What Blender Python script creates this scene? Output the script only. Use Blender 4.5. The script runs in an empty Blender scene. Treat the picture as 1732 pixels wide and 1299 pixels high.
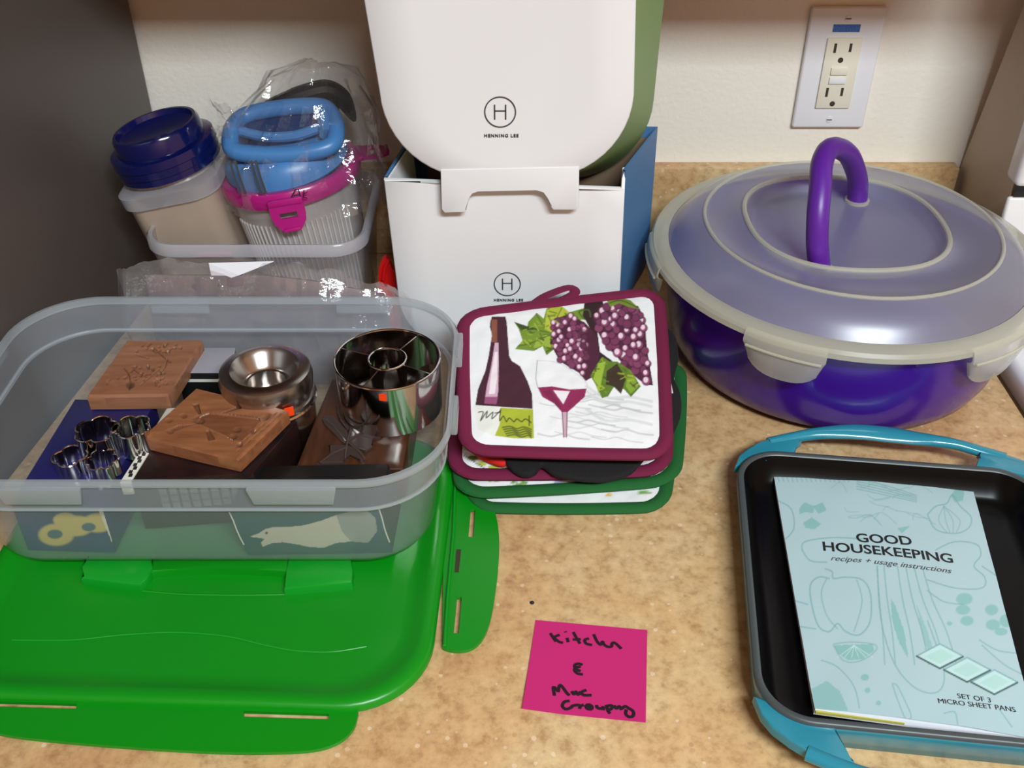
import bpy, bmesh, math, random
import numpy as np
from mathutils import Vector, Matrix, noise

random.seed(7)
scene = bpy.context.scene
COL = scene.collection
PI = math.pi

# ------------------------------------------------------------------ camera
FOC, CX, CY, CAMH, PITCH = 1750.0, 866.0, 650.0, 0.544, math.radians(36.5)
cam_data = bpy.data.cameras.new('camera')
cam_data.sensor_width = 36.0
cam_data.lens = FOC / 1732.0 * 36.0
cam_data.clip_start = 0.02
cam = bpy.data.objects.new('camera', cam_data)
COL.objects.link(cam)
cam.location = (0, 0, CAMH)
cam.rotation_euler = (PI / 2 - PITCH, 0, 0)
scene.camera = cam

# ------------------------------------------------------------------ world, lamps, exposure
world = bpy.data.worlds.new('kitchen ambience')
scene.world = world
world.use_nodes = True
world.node_tree.nodes['Background'].inputs[0].default_value = (1.0, 0.52, 0.24, 1)
world.node_tree.nodes['Background'].inputs[1].default_value = 0.46

def area_lamp(name, loc, target, sx, sy, power, color):
    l = bpy.data.lights.new(name, 'AREA')
    l.shape = 'RECTANGLE'; l.size = sx; l.size_y = sy
    l.energy = power; l.color = color
    o = bpy.data.objects.new(name, l); COL.objects.link(o)
    o.location = loc
    d = Vector(target) - Vector(loc)
    o.rotation_euler = d.to_track_quat('-Z', 'Y').to_euler()
    return o
# ceiling fixture behind and to the right of the photographer
area_lamp('ceiling_lamp_light', (0.62, -1.02, 1.77), (0.62, -1.02, 0), 1.0, 0.32, 75, (0.885, 0.99, 1.035))

scene.view_settings.view_transform = 'Standard'
scene.view_settings.look = 'None'
scene.view_settings.exposure = 0.25
scene.view_settings.gamma = 1.0
scene.view_settings.use_curve_mapping = False
scene.cycles.transparent_max_bounces = 32
scene.cycles.max_bounces = 10

# ------------------------------------------------------------------ picture geometry -> places
FWD = Vector((0, math.cos(PITCH), -math.sin(PITCH)))
UPV = Vector((0, math.sin(PITCH), math.cos(PITCH)))
def ray(px, py):
    return FWD + Vector(((px - CX) / FOC, 0, 0)) - UPV * ((py - CY) / FOC)
def G(px, py, z=0.0):                       # where the sight line meets height z
    d = ray(px, py); t = (z - CAMH) / d.z
    return Vector((d.x * t, d.y * t, z))
def P(px, py, Y):                           # where it meets the upright plane at distance Y
    d = ray(px, py); t = Y / d.y
    return Vector((d.x * t, Y, CAMH + d.z * t))
def proj(pts):                              # numpy (n,3) -> picture coordinates
    p = np.asarray(pts, float)
    rz = p[:, 2] - CAMH
    dep = p[:, 1] * math.cos(PITCH) - rz * math.sin(PITCH)
    up = p[:, 1] * math.sin(PITCH) + rz * math.cos(PITCH)
    return CX + FOC * p[:, 0] / dep, CY - FOC * up / dep

# ------------------------------------------------------------------ colours and materials
def lin(c):
    return c / 12.92 if c <= 0.04045 else ((c + 0.055) / 1.055) ** 2.4
def rgb(r, g, b):
    return (lin(r / 255), lin(g / 255), lin(b / 255), 1)

def base_mat(name):
    m = bpy.data.materials.new(name); m.use_nodes = True
    nt = m.node_tree
    return m, nt, nt.nodes['Principled BSDF'], nt.nodes['Material Output']

def bump(nt, bsdf, scale, strength, dist=0.001, detail=3, kind='noise'):
    tc = nt.nodes.new('ShaderNodeTexCoord')
    if kind == 'wave':
        n = nt.nodes.new('ShaderNodeTexWave')
        n.inputs['Scale'].default_value = scale
        out = n.outputs['Fac']
    else:
        n = nt.nodes.new('ShaderNodeTexNoise')
        n.inputs['Scale'].default_value = scale
        n.inputs['Detail'].default_value = detail
        out = n.outputs['Fac']
    nt.links.new(tc.outputs['Object'], n.inputs['Vector'])
    b = nt.nodes.new('ShaderNodeBump')
    b.inputs['Strength'].default_value = strength
    b.inputs['Distance'].default_value = dist
    nt.links.new(out, b.inputs['Height'])
    nt.links.new(b.outputs['Normal'], bsdf.inputs['Normal'])

def mat(name, col, rough=0.5, metal=0.0, bmp=None, vary=None, coat=0.0, spec=None, sss=0.0):
    m, nt, b, out = base_mat(name)
    b.inputs['Base Color'].default_value = col
    b.inputs['Roughness'].default_value = rough
    b.inputs['Metallic'].default_value = metal
    if coat: b.inputs['Coat Weight'].default_value = coat; b.inputs['Coat Roughness'].default_value = 0.08
    if spec is not None: b.inputs['Specular IOR Level'].default_value = spec
    if sss:
        b.inputs['Subsurface Weight'].default_value = sss
        b.inputs['Subsurface Radius'].default_value = (0.01, 0.01, 0.01)
    if vary:                                  # (second colour, scale)
        tc = nt.nodes.new('ShaderNodeTexCoord')
        n = nt.nodes.new('ShaderNodeTexNoise')
        n.inputs['Scale'].default_value = vary[1]; n.inputs['Detail'].default_value = 4
        nt.links.new(tc.outputs['Object'], n.inputs['Vector'])
        mx = nt.nodes.new('ShaderNodeMix'); mx.data_type = 'RGBA'
        mx.inputs['A'].default_value = col; mx.inputs['B'].default_value = vary[0]
        mr = nt.nodes.new('ShaderNodeMapRange')
        mr.inputs['From Min'].default_value = 0.35; mr.inputs['From Max'].default_value = 0.65
        nt.links.new(n.outputs['Fac'], mr.inputs['Value'])
        nt.links.new(mr.outputs['Result'], mx.inputs['Factor'])
        nt.links.new(mx.outputs['Result'], b.inputs['Base Color'])
    if bmp: bump(nt, b, *bmp)
    return m

def vcol_mat(name, rough=0.6, bmp=None, coat=0.0):
    m, nt, b, out = base_mat(name)
    a = nt.nodes.new('ShaderNodeVertexColor'); a.layer_name = 'Col'
    nt.links.new(a.outputs['Color'], b.inputs['Base Color'])
    b.inputs['Roughness'].default_value = rough
    if coat: b.inputs['Coat Weight'].default_value = coat
    if bmp: bump(nt, b, *bmp)
    return m

def sheen_weight(nt, ior, scale=1.0, add=0.0):
    """reflectance of a thin sheet: the same from both of its sides"""
    lw = nt.nodes.new('ShaderNodeLayerWeight'); lw.inputs['Blend'].default_value = 0.5
    pw = nt.nodes.new('ShaderNodeMath'); pw.operation = 'POWER'; pw.inputs[1].default_value = 4.0
    nt.links.new(lw.outputs['Facing'], pw.inputs[0])
    f0 = ((ior - 1) / (ior + 1)) ** 2
    ma = nt.nodes.new('ShaderNodeMath'); ma.operation = 'MULTIPLY_ADD'
    ma.inputs[1].default_value = (1 - f0) * scale; ma.inputs[2].default_value = f0 * scale + add
    nt.links.new(pw.outputs[0], ma.inputs[0])
    return ma

def clear_mat(name, col, cover, rough=0.25, tint=(1, 1, 1, 1), trans=0.4, coat=True, ior=1.45):
    """hazy see-through plastic: part clear, part scattering"""
    m, nt, b, out = base_mat(name)
    b.inputs['Base Color'].default_value = col
    b.inputs['Roughness'].default_value = rough
    tl = nt.nodes.new('ShaderNodeBsdfTranslucent'); tl.inputs['Color'].default_value = col
    m1 = nt.nodes.new('ShaderNodeMixShader'); m1.inputs[0].default_value = trans
    nt.links.new(b.outputs[0], m1.inputs[1]); nt.links.new(tl.outputs[0], m1.inputs[2])
    tr = nt.nodes.new('ShaderNodeBsdfTransparent'); tr.inputs['Color'].default_value = tint
    m2 = nt.nodes.new('ShaderNodeMixShader'); m2.inputs[0].default_value = cover
    nt.links.new(tr.outputs[0], m2.inputs[1]); nt.links.new(m1.outputs[0], m2.inputs[2])
    last = m2
    if coat:
        gl = nt.nodes.new('ShaderNodeBsdfGlossy'); gl.inputs['Roughness'].default_value = rough
        fr = sheen_weight(nt, ior)
        m3 = nt.nodes.new('ShaderNodeMixShader')
        nt.links.new(fr.outputs[0], m3.inputs[0]); nt.links.new(m2.outputs[0], m3.inputs[1]); nt.links.new(gl.outputs[0], m3.inputs[2])
        b.inputs['Specular IOR Level'].default_value = 0.0
        last = m3
    nt.links.new(last.outputs[0], out.inputs['Surface'])
    return m

def film_mat(name, tint=(0.93, 0.92, 0.92, 1), gloss=0.55, base=0.03):
    """thin crackly plastic film: clear, shiny where it turns away"""
    m, nt, b, out = base_mat(name)
    nt.nodes.remove(b)
    tr = nt.nodes.new('ShaderNodeBsdfTransparent'); tr.inputs['Color'].default_value = tint
    gl = nt.nodes.new('ShaderNodeBsdfGlossy'); gl.inputs['Roughness'].default_value = 0.12
    gl.inputs['Color'].default_value = (1, 1, 1, 1)
    df = nt.nodes.new('ShaderNodeBsdfDiffuse'); df.inputs['Color'].default_value = (0.8, 0.78, 0.78, 1)
    md = nt.nodes.new('ShaderNodeMixShader'); md.inputs[0].default_value = base
    nt.links.new(tr.outputs[0], md.inputs[1]); nt.links.new(df.outputs[0], md.inputs[2])
    ml = sheen_weight(nt, 1.5, gloss, 0.05)
    ms = nt.nodes.new('ShaderNodeMixShader')
    nt.links.new(ml.outputs[0], ms.inputs[0])
    nt.links.new(md.outputs[0], ms.inputs[1]); nt.links.new(gl.outputs[0], ms.inputs[2])
    tc = nt.nodes.new('ShaderNodeTexCoord')
    n = nt.nodes.new('ShaderNodeTexNoise'); n.inputs['Scale'].default_value = 60; n.inputs['Detail'].default_value = 4
    nt.links.new(tc.outputs['Object'], n.inputs['Vector'])
    bp = nt.nodes.new('ShaderNodeBump'); bp.inputs['Strength'].default_value = 0.8; bp.inputs['Distance'].default_value = 0.004
    nt.links.new(n.outputs['Fac'], bp.inputs['Height'])
    nt.links.new(bp.outputs['Normal'], gl.inputs['Normal'])
    nt.links.new(ms.outputs[0], out.inputs['Surface'])
    return m

def laminate(name):
    m, nt, b, out = base_mat(name)
    N, L = nt.nodes.new, nt.links.new
    tc = N('ShaderNodeTexCoord')
    def noise_n(scale, detail, rough=0.6):
        n = N('ShaderNodeTexNoise'); n.inputs['Scale'].default_value = scale
        n.inputs['Detail'].default_value = detail; n.inputs['Roughness'].default_value = rough
        L(tc.outputs['Object'], n.inputs['Vector']); return n
    def ramp(src, stops):
        r = N('ShaderNodeValToRGB'); e = r.color_ramp.elements
        e[0].position, e[0].color = stops[0]; e[1].position, e[1].color = stops[-1]
        for p, c in stops[1:-1]:
            k = e.new(p); k.color = c
        L(src, r.inputs['Fac']); return r
    big = ramp(noise_n(14, 3).outputs['Fac'], [(0.3, rgb(196, 154, 110)), (0.5, rgb(206, 171, 124)), (0.7, rgb(212, 184, 141))])
    mid = ramp(noise_n(115, 5, 0.72).outputs['Fac'], [(0.3, (0.62, 0.52, 0.44, 1)), (0.5, (0.92, 0.9, 0.87, 1)), (0.72, (1.12, 1.12, 1.1, 1))])
    mul = N('ShaderNodeMix'); mul.data_type = 'RGBA'; mul.blend_type = 'MULTIPLY'; mul.inputs['Factor'].default_value = 0.95
    L(big.outputs['Color'], mul.inputs['A']); L(mid.outputs['Color'], mul.inputs['B'])
    v = N('ShaderNodeTexVoronoi'); v.inputs['Scale'].default_value = 170
    L(tc.outputs['Object'], v.inputs['Vector'])
    sel = N('ShaderNodeMath'); sel.operation = 'LESS_THAN'; sel.inputs[1].default_value = 0.28
    L(v.outputs['Distance'], sel.inputs[0])
    sep = N('ShaderNodeSeparateColor'); L(v.outputs['Color'], sep.inputs[0])
    pick = N('ShaderNodeMath'); pick.operation = 'GREATER_THAN'; pick.inputs[1].default_value = 0.80
    L(sep.outputs[0], pick.inputs[0])
    both = N('ShaderNodeMath'); both.operation = 'MULTIPLY'; L(sel.outputs[0], both.inputs[0]); L(pick.outputs[0], both.inputs[1])
    fl = ramp(sep.outputs[1], [(0.0, rgb(140, 100, 66)), (0.45, rgb(190, 140, 100)), (0.55, rgb(235, 216, 185)), (1.0, rgb(242, 228, 204))])
    sc = N('ShaderNodeMath'); sc.operation = 'MULTIPLY'; sc.inputs[1].default_value = 0.38; L(both.outputs[0], sc.inputs[0])
    mx = N('ShaderNodeMix'); mx.data_type = 'RGBA'
    L(sc.outputs[0], mx.inputs['Factor']); L(mul.outputs['Result'], mx.inputs['A']); L(fl.outputs['Color'], mx.inputs['B'])
    L(mx.outputs['Result'], b.inputs['Base Color'])
    b.inputs['Roughness'].default_value = 0.42
    return m

def wood(name, c1, c2, scale=30, rough=0.5, axis='X'):
    m, nt, b, out = base_mat(name)
    N, L = nt.nodes.new, nt.links.new
    tc = N('ShaderNodeTexCoord'); mp = N('ShaderNodeMapping')
    mp.inputs['Scale'].default_value = (1, 7, 7) if axis == 'X' else (7, 1, 7)
    L(tc.outputs['Object'], mp.inputs['Vector'])
    n = N('ShaderNodeTexNoise'); n.inputs['Scale'].default_value = scale; n.inputs['Detail'].default_value = 6
    L(mp.outputs['Vector'], n.inputs['Vector'])
    r = N('ShaderNodeValToRGB'); e = r.color_ramp.elements
    e[0].position = 0.32; e[0].color = c1; e[1].position = 0.68; e[1].color = c2
    L(n.outputs['Fac'], r.inputs['Fac'])
    a = N('ShaderNodeVertexColor'); a.layer_name = 'Col'
    mu = N('ShaderNodeMix'); mu.data_type = 'RGBA'; mu.blend_type = 'MULTIPLY'; mu.inputs['Factor'].default_value = 1.0
    L(r.outputs['Color'], mu.inputs['A']); L(a.outputs['Color'], mu.inputs['B'])
    L(mu.outputs['Result'], b.inputs['Base Color'])
    b.inputs['Roughness'].default_value = rough
    return m

M = {}
M['laminate'] = laminate('speckled tan laminate')
M['wall'] = mat('cream wall paint', rgb(238, 231, 219), 0.75, bmp=(190, 0.35, 0.0015, 4))
M['ceiling'] = mat('ceiling paint', rgb(190, 165, 135), 0.9)
M['wall_tan'] = mat('tan wall paint', rgb(150, 108, 74), 0.8)
M['floor'] = mat('floor vinyl', rgb(128, 92, 64), 0.5, vary=(rgb(104, 72, 48), 6))
M['cabinet'] = mat('cabinet wood', rgb(140, 92, 58), 0.45, vary=(rgb(115, 72, 44), 12))
M['fridge'] = mat('grey refrigerator enamel', rgb(86, 78, 74), 0.42, bmp=(500, 0.08, 0.0005, 2))
M['fridge_gasket'] = mat('dark gasket', rgb(40, 38, 38), 0.7)
M['white_enamel'] = mat('white enamel', rgb(232, 232, 232), 0.22)
M['stove_side'] = mat('beige painted steel', rgb(188, 170, 150), 0.5)
M['black_plastic'] = mat('black plastic', rgb(18, 18, 20), 0.4)
M['white_plastic'] = mat('white matt plastic', rgb(236, 236, 237), 0.45)
M['outlet_plate'] = mat('white outlet plate', rgb(232, 232, 236), 0.35)
M['outlet_ivory'] = mat('ivory receptacle', rgb(232, 226, 208), 0.35)
M['slot'] = mat('dark slot', rgb(60, 50, 40), 0.6)
M['screw'] = mat('screw head', rgb(222, 222, 224), 0.35)
M['blue_label'] = mat('blue label tape', rgb(35, 85, 165), 0.35, vary=(rgb(70, 120, 190), 900))
M['green_soft'] = mat('sage green plastic', rgb(128, 158, 102), 0.5)
M['blue_soft'] = mat('steel blue plastic', rgb(72, 118, 165), 0.45)
M['ink'] = mat('black print ink', rgb(28, 28, 30), 0.5)
M['ink_grey'] = mat('dark grey print ink', rgb(70, 70, 74), 0.5)
M['marker'] = mat('black marker ink', rgb(34, 10, 26), 0.5)
M['interior_shade'] = mat('brown cardboard', rgb(128, 105, 82), 0.8)  # shade of the bin interior put into a brown base colour
M['purple'] = mat('glossy purple plastic', rgb(58, 18, 138), 0.22, coat=0.3)
M['purple_handle'] = mat('satin purple plastic', rgb(92, 34, 152), 0.38)
M['carrier_clip'] = clear_mat('frosted clip plastic', rgb(226, 226, 212), 0.40, 0.26, trans=0.35)
M['carrier_lid'] = clear_mat('frosted carrier lid plastic', rgb(204, 207, 224), 0.38, 0.31, trans=0.3, ior=1.75)
M['carrier_rim'] = clear_mat('thick frosted rim plastic', rgb(226, 226, 206), 0.52, 0.26, trans=0.35)
M['tub'] = clear_mat('hazy clear plastic', rgb(206, 218, 228), 0.25, 0.2, trans=0.35)
M['tub_band'] = clear_mat('hazy clear band plastic', rgb(206, 216, 228), 0.40, 0.2, trans=0.35)
M['tub_rim'] = clear_mat('thick clear plastic', rgb(200, 210, 216), 0.45, 0.2, trans=0.35)
M['box_clear'] = clear_mat('hazy box plastic', rgb(214, 214, 222), 0.20, 0.2, trans=0.4)
M['box_rim'] = clear_mat('hazy box rim plastic', rgb(222, 222, 230), 0.5, 0.2, trans=0.4)
M['jar_peach'] = clear_mat('translucent jar plastic', rgb(238, 218, 198), 0.82, 0.3, trans=0.4)
M['jar_clear'] = clear_mat('translucent ribbed plastic', rgb(236, 232, 230), 0.74, 0.3, trans=0.4)
M['navy_lid'] = mat('clear navy lid plastic', rgb(8, 18, 76), 0.14, coat=0.4)
M['magenta'] = mat('magenta lid plastic', rgb(178, 22, 122), 0.28, coat=0.3)
M['cup_blue'] = mat('mid blue plastic', rgb(72, 128, 188), 0.35)
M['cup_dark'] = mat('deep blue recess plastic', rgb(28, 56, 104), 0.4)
M['film'] = film_mat('clear plastic film', (0.985, 0.98, 0.98, 1), 0.55, 0.035)
M['film_mauve'] = film_mat('clear bag film', (0.95, 0.93, 0.935, 1), 0.75, 0.10)
M['mauve'] = mat('dull mauve wrap', rgb(126, 108, 112), 0.5, vary=(rgb(100, 84, 88), 40))
M['paper'] = mat('white paper', rgb(232, 232, 238), 0.7)
M['red'] = mat('red plastic', rgb(205, 18, 18), 0.35)
M['pink'] = mat('pink sticky note paper', rgb(194, 28, 110), 0.8)
M['lid_green'] = mat('bright green plastic', rgb(5, 136, 18), 0.34, sss=0.0)
M['lid_green_lt'] = mat('paler green plastic', rgb(10, 146, 34), 0.3)
M['maroon_cloth'] = mat('maroon cotton binding', rgb(108, 10, 56), 0.85, bmp=(900, 0.3, 0.0006, 2))
M['green_cloth'] = mat('green cotton binding', rgb(16, 92, 36), 0.85, bmp=(900, 0.3, 0.0006, 2))
M['black_cloth'] = mat('black quilted cloth', rgb(16, 15, 18), 0.9, bmp=(400, 0.5, 0.001, 3))
M['red_cloth'] = mat('red cloth', rgb(205, 28, 20), 0.85)
M['print_cloth'] = vcol_mat('printed cotton', 0.85, bmp=(220, 0.25, 0.0012, 3))
M['white_cloth'] = mat('white cotton', rgb(228, 230, 230), 0.85)
M['print_paper'] = vcol_mat('printed coated paper', 0.45)
M['pan_black'] = mat('black nonstick coating', rgb(8, 8, 9), 0.28, spec=0.12)
M['pan_rim'] = mat('worn dark pan rim', rgb(66, 74, 76), 0.4)
M['pan_teal'] = mat('teal enamel', rgb(44, 138, 158), 0.2, coat=0.2, vary=(rgb(42, 132, 156), 14))
M['chrome'] = mat('polished steel', (0.62, 0.59, 0.56, 1), 0.10, 1.0)
M['steel'] = mat('brushed steel', (0.50, 0.46, 0.43, 1), 0.24, 1.0)
M['wood_light'] = wood('carved reddish brown wood', rgb(138, 90, 62), rgb(160, 110, 80), 26, 0.42)
M['wood_mid'] = wood('carved brown wood', rgb(130, 80, 50), rgb(156, 100, 66), 26, 0.42)
M['wood_dark'] = wood('dark stained wood', rgb(60, 33, 18), rgb(84, 48, 28), 22, 0.3, 'Y')
M['navy_card'] = mat('navy printed card', rgb(34, 32, 92), 0.3)
M['dark_card'] = mat('near black printed card', rgb(30, 18, 18), 0.3, vary=(rgb(50, 26, 24), 30))
M['black_card'] = mat('black card', rgb(10, 10, 11), 0.5)
M['grey_card'] = mat('pale grey card', rgb(158, 156, 166), 0.4)
M['white_card'] = mat('white card edge', rgb(215, 212, 200), 0.6)
M['print_card'] = vcol_mat('printed card', 0.35)
M['grey_square'] = mat('grey printed square', rgb(112, 116, 112), 0.5)
M['orange'] = mat('fluorescent orange sticker', rgb(255, 70, 12), 0.5)
M['speck'] = mat('black crumb', rgb(25, 18, 14), 0.8)
M['lamp_glow'] = mat('lamp diffuser', rgb(245, 240, 230), 0.5)

# ------------------------------------------------------------------ objects
ORG = {}
def thing(name, label, cat, loc=(0, 0, 0), group=None):
    o = bpy.data.objects.new(name, None)
    o.empty_display_size = 0.02
    COL.objects.link(o); o.location = loc
    o['label'] = label; o['category'] = cat
    if group: o['group'] = group
    ORG[o.name] = Vector(loc)
    return o

def tag(o, label, cat, group=None):
    o['label'] = label; o['category'] = cat
    if group: o['group'] = group
    return o

def obj(name, vf, m, parent=None, smooth=True, colors=None, origin=None, sharp=35, label=None):
    """vf = (verts, faces) in world space; stored relative to the parent's origin"""
    vs, fs = vf
    if parent is not None: org = ORG[parent.name]
    elif origin is not None: org = Vector(origin)
    else: org = Vector((0, 0, 0))
    a = np.asarray([tuple(v) for v in vs], float) - np.asarray(tuple(org))
    me = bpy.data.meshes.new(name)
    me.from_pydata([tuple(v) for v in a], [], [tuple(f) for f in fs])
    me.update()
    bm = bmesh.new(); bm.from_mesh(me)
    if colors is None: bmesh.ops.recalc_face_normals(bm, faces=bm.faces)
    for f in bm.faces: f.smooth = smooth
    if smooth and sharp:
        lim = math.radians(sharp)
        for e in bm.edges:
            if len(e.link_faces) == 2 and e.calc_face_angle(0) > lim: e.smooth = False
    bm.to_mesh(me); bm.free()
    if colors is not None:
        at = me.color_attributes.new('Col', 'FLOAT_COLOR', 'POINT')
        c = np.ones((len(me.vertices), 4), np.float32); c[:, :3] = colors
        at.data.foreach_set('color', c.ravel())
    if m is not None: me.materials.append(m)
    o = bpy.data.objects.new(name, me); COL.objects.link(o)
    if parent is not None:
        o.parent = parent; ORG[o.name] = org
    else:
        o.location = org; ORG[o.name] = org
    if label: o['label'] = label
    return o

def struct(name, vf, m, **k):
    o = obj(name, vf, m, **k); o['kind'] = 'structure'; return o

def join(*vfs):
    V, F = [], []
    for vs, fs in vfs:
        n = len(V); V += [Vector(v) for v in vs]; F += [tuple(i + n for i in f) for f in fs]
    return V, F
def xf(vf, mtx):
    return [mtx @ Vector(v) for v in vf[0]], vf[1]
def box(x0, x1, y0, y1, z0, z1, bev=0.0, seg=2):
    bm = bmesh.new()
    c = [bm.verts.new(p) for p in [(x0, y0, z0), (x1, y0, z0), (x1, y1, z0), (x0, y1, z0), (x0, y0, z1), (x1, y0, z1), (x1, y1, z1), (x0, y1, z1)]]
    for f in [(3, 2, 1, 0), (4, 5, 6, 7), (0, 1, 5, 4), (1, 2, 6, 5), (2, 3, 7, 6), (3, 0, 4, 7)]:
        bm.faces.new([c[i] for i in f])
    return finish(bm, bev, seg)
def hexa(bot, top, bev=0.0, seg=2):
    bm = bmesh.new()
    c = [bm.verts.new(p) for p in list(bot) + list(top)]
    for f in [(3, 2, 1, 0), (4, 5, 6, 7), (0, 1, 5, 4), (1, 2, 6, 5), (2, 3, 7, 6), (3, 0, 4, 7)]:
        bm.faces.new([c[i] for i in f])
    return finish(bm, bev, seg)
def finish(bm, bev=0.0, seg=2):
    if bev: bmesh.ops.bevel(bm, geom=list(bm.edges), offset=bev, segments=seg, affect='EDGES', profile=0.5, clamp_overlap=True)
    bm.verts.index_update()
    vs = [v.co.copy() for v in bm.verts]; fs = [tuple(v.index for v in f.verts) for f in bm.faces]
    bm.free(); return vs, fs
def loft(rings, cap0=True, cap1=True, closed=True):
    V, F = [], []
    n = len(rings[0])
    for r in rings: V += [Vector(p) for p in r]
    for k in range(len(rings) - 1):
        for i in range(n if closed else n - 1):
            j = (i + 1) % n
            F.append((k * n + i, k * n + j, (k + 1) * n + j, (k + 1) * n + i))
    if cap0: F.append(tuple(range(n - 1, -1, -1)))
    if cap1: F.append(tuple(range((len(rings) - 1) * n, len(rings) * n)))
    return V, F
def rrect(x0, x1, y0, y1, r, n=8):
    pts = []
    for cx, cy, a0 in ((x1 - r, y1 - r, 0), (x0 + r, y1 - r, 90), (x0 + r, y0 + r, 180), (x1 - r, y0 + r, 270)):
        for k in range(n + 1):
            a = math.radians(a0 + 90 * k / n)
            pts.append((cx + r * math.cos(a), cy + r * math.sin(a)))
    return pts
def ring3(pts2, z):
    return [Vector((x, y, z)) for x, y in pts2]
def lathe(prof, n=48, center=(0, 0, 0), close=False):
    rings = [[Vector((center[0] + r * math.cos(2 * PI * k / n), center[1] + r * math.sin(2 * PI * k / n), center[2] + z)) for k in range(n)] for r, z in prof]
    if close: rings.append(rings[0])
    V, F = loft(rings, not close and prof[0][0] > 1e-6, not close and prof[-1][0] > 1e-6)
    return V, F
def tube(path, r, n=10, closed=False, rz=None, taper=None):
    """sweep a round (or r x rz oval, rz along world z) section along a path"""
    path = [Vector(p) for p in path]; m = len(path); rings = []
    up = Vector((0, 0, 1)); prev = None
    for i, p in enumerate(path):
        if closed: t = path[(i + 1) % m] - path[i - 1]
        else: t = path[min(i + 1, m - 1)] - path[max(i - 1, 0)]
        t.normalize()
        if rz is not None: s = t.cross(up); s = s.normalized() if s.length > 1e-6 else Vector((1, 0, 0))
        else:
            s = (prev - t * prev.dot(t)) if prev is not None else t.orthogonal()
            s.normalize(); prev = s
        u = s.cross(t).normalized()
        k = taper[i] if taper else 1.0
        rings.append([p + s * (r * k * math.cos(2 * PI * j / n)) + u * ((rz if rz is not None else r) * k * math.sin(2 * PI * j / n)) for j in range(n)])
    if closed: rings.append(rings[0]); return loft(rings, False, False)
    return loft(rings)
def prism(poly, z0, z1, bev=0.0):
    bm = bmesh.new()
    a = [bm.verts.new((p[0], p[1], z0)) for p in poly]; b = [bm.verts.new((p[0], p[1], z1)) for p in poly]
    n = len(poly)
    bm.faces.new(a[::-1]); top = bm.faces.new(b)
    for i in range(n): bm.faces.new((a[i], a[(i + 1) % n], b[(i + 1) % n], b[i]))
    if bev:
        bmesh.ops.bevel(bm, geom=list(top.edges), offset=bev, segments=2, affect='EDGES', profile=0.5, clamp_overlap=True)
    return finish(bm)
def smooth_path(pts, sub=6, closed=False):
    pts = [Vector(p) for p in pts]; out = []; n = len(pts)
    rng = range(n if closed else n - 1)
    for i in rng:
        if closed: p0, p1, p2, p3 = pts[i - 1], pts[i], pts[(i + 1) % n], pts[(i + 2) % n]
        else: p0, p1, p2, p3 = pts[max(i - 1, 0)], pts[i], pts[i + 1], pts[min(i + 2, n - 1)]
        for k in range(sub):
            t = k / sub
            out.append(0.5 * ((2 * p1) + (p2 - p0) * t + (2 * p0 - 5 * p1 + 4 * p2 - p3) * t * t + (3 * p1 - p0 - 3 * p2 + p3) * t ** 3))
    if not closed: out.append(pts[-1])
    return out
def ribbon(paths, w, z, thick=0.00025):
    """flat pen strokes lying at height z"""
    parts = []
    for path in paths:
        pts = [Vector((p[0], p[1], 0)) for p in path]
        rings = []
        for i, p in enumerate(pts):
            t = (pts[min(i + 1, len(pts) - 1)] - pts[max(i - 1, 0)])
            t = t.normalized() if t.length > 1e-9 else Vector((1, 0, 0))
            s = Vector((-t.y, t.x, 0)) * w * 0.5
            rings.append([p - s + Vector((0, 0, z)), p + s + Vector((0, 0, z)), p + s * 0.9 + Vector((0, 0, z + thick)), p - s * 0.9 + Vector((0, 0, z + thick))])
        parts.append(loft(rings))
    return join(*parts)
def text(name, body, size, loc, ex, ey, m, parent, align='CENTER', shear=0.0, extrude=0.0002, bold=0.0, spacing=1.0):
    c = bpy.data.curves.new(name, 'FONT')
    c.body = body; c.size = size; c.align_x = align; c.align_y = 'CENTER'
    c.extrude = extrude; c.shear = shear; c.offset = bold; c.space_character = spacing
    c.resolution_u = 4
    tmp = bpy.data.objects.new(name, c); COL.objects.link(tmp)
    bpy.context.view_layer.update()
    ev = tmp.evaluated_get(bpy.context.evaluated_depsgraph_get())
    me = bpy.data.meshes.new_from_object(ev)
    bpy.data.objects.remove(tmp); bpy.data.curves.remove(c)
    ex = Vector(ex).normalized(); ey = Vector(ey); ey = (ey - ex * ey.dot(ex)).normalized(); n = ex.cross(ey)
    mt = Matrix((ex, ey, n)).transposed().to_4x4()
    mt.translation = Vector(loc) - ORG[parent.name]
    me.transform(mt)
    me.materials.clear(); me.materials.append(m)
    me.name = name
    o = bpy.data.objects.new(name, me); COL.objects.link(o)
    o.parent = parent; ORG[o.name] = ORG[parent.name]
    return o

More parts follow.
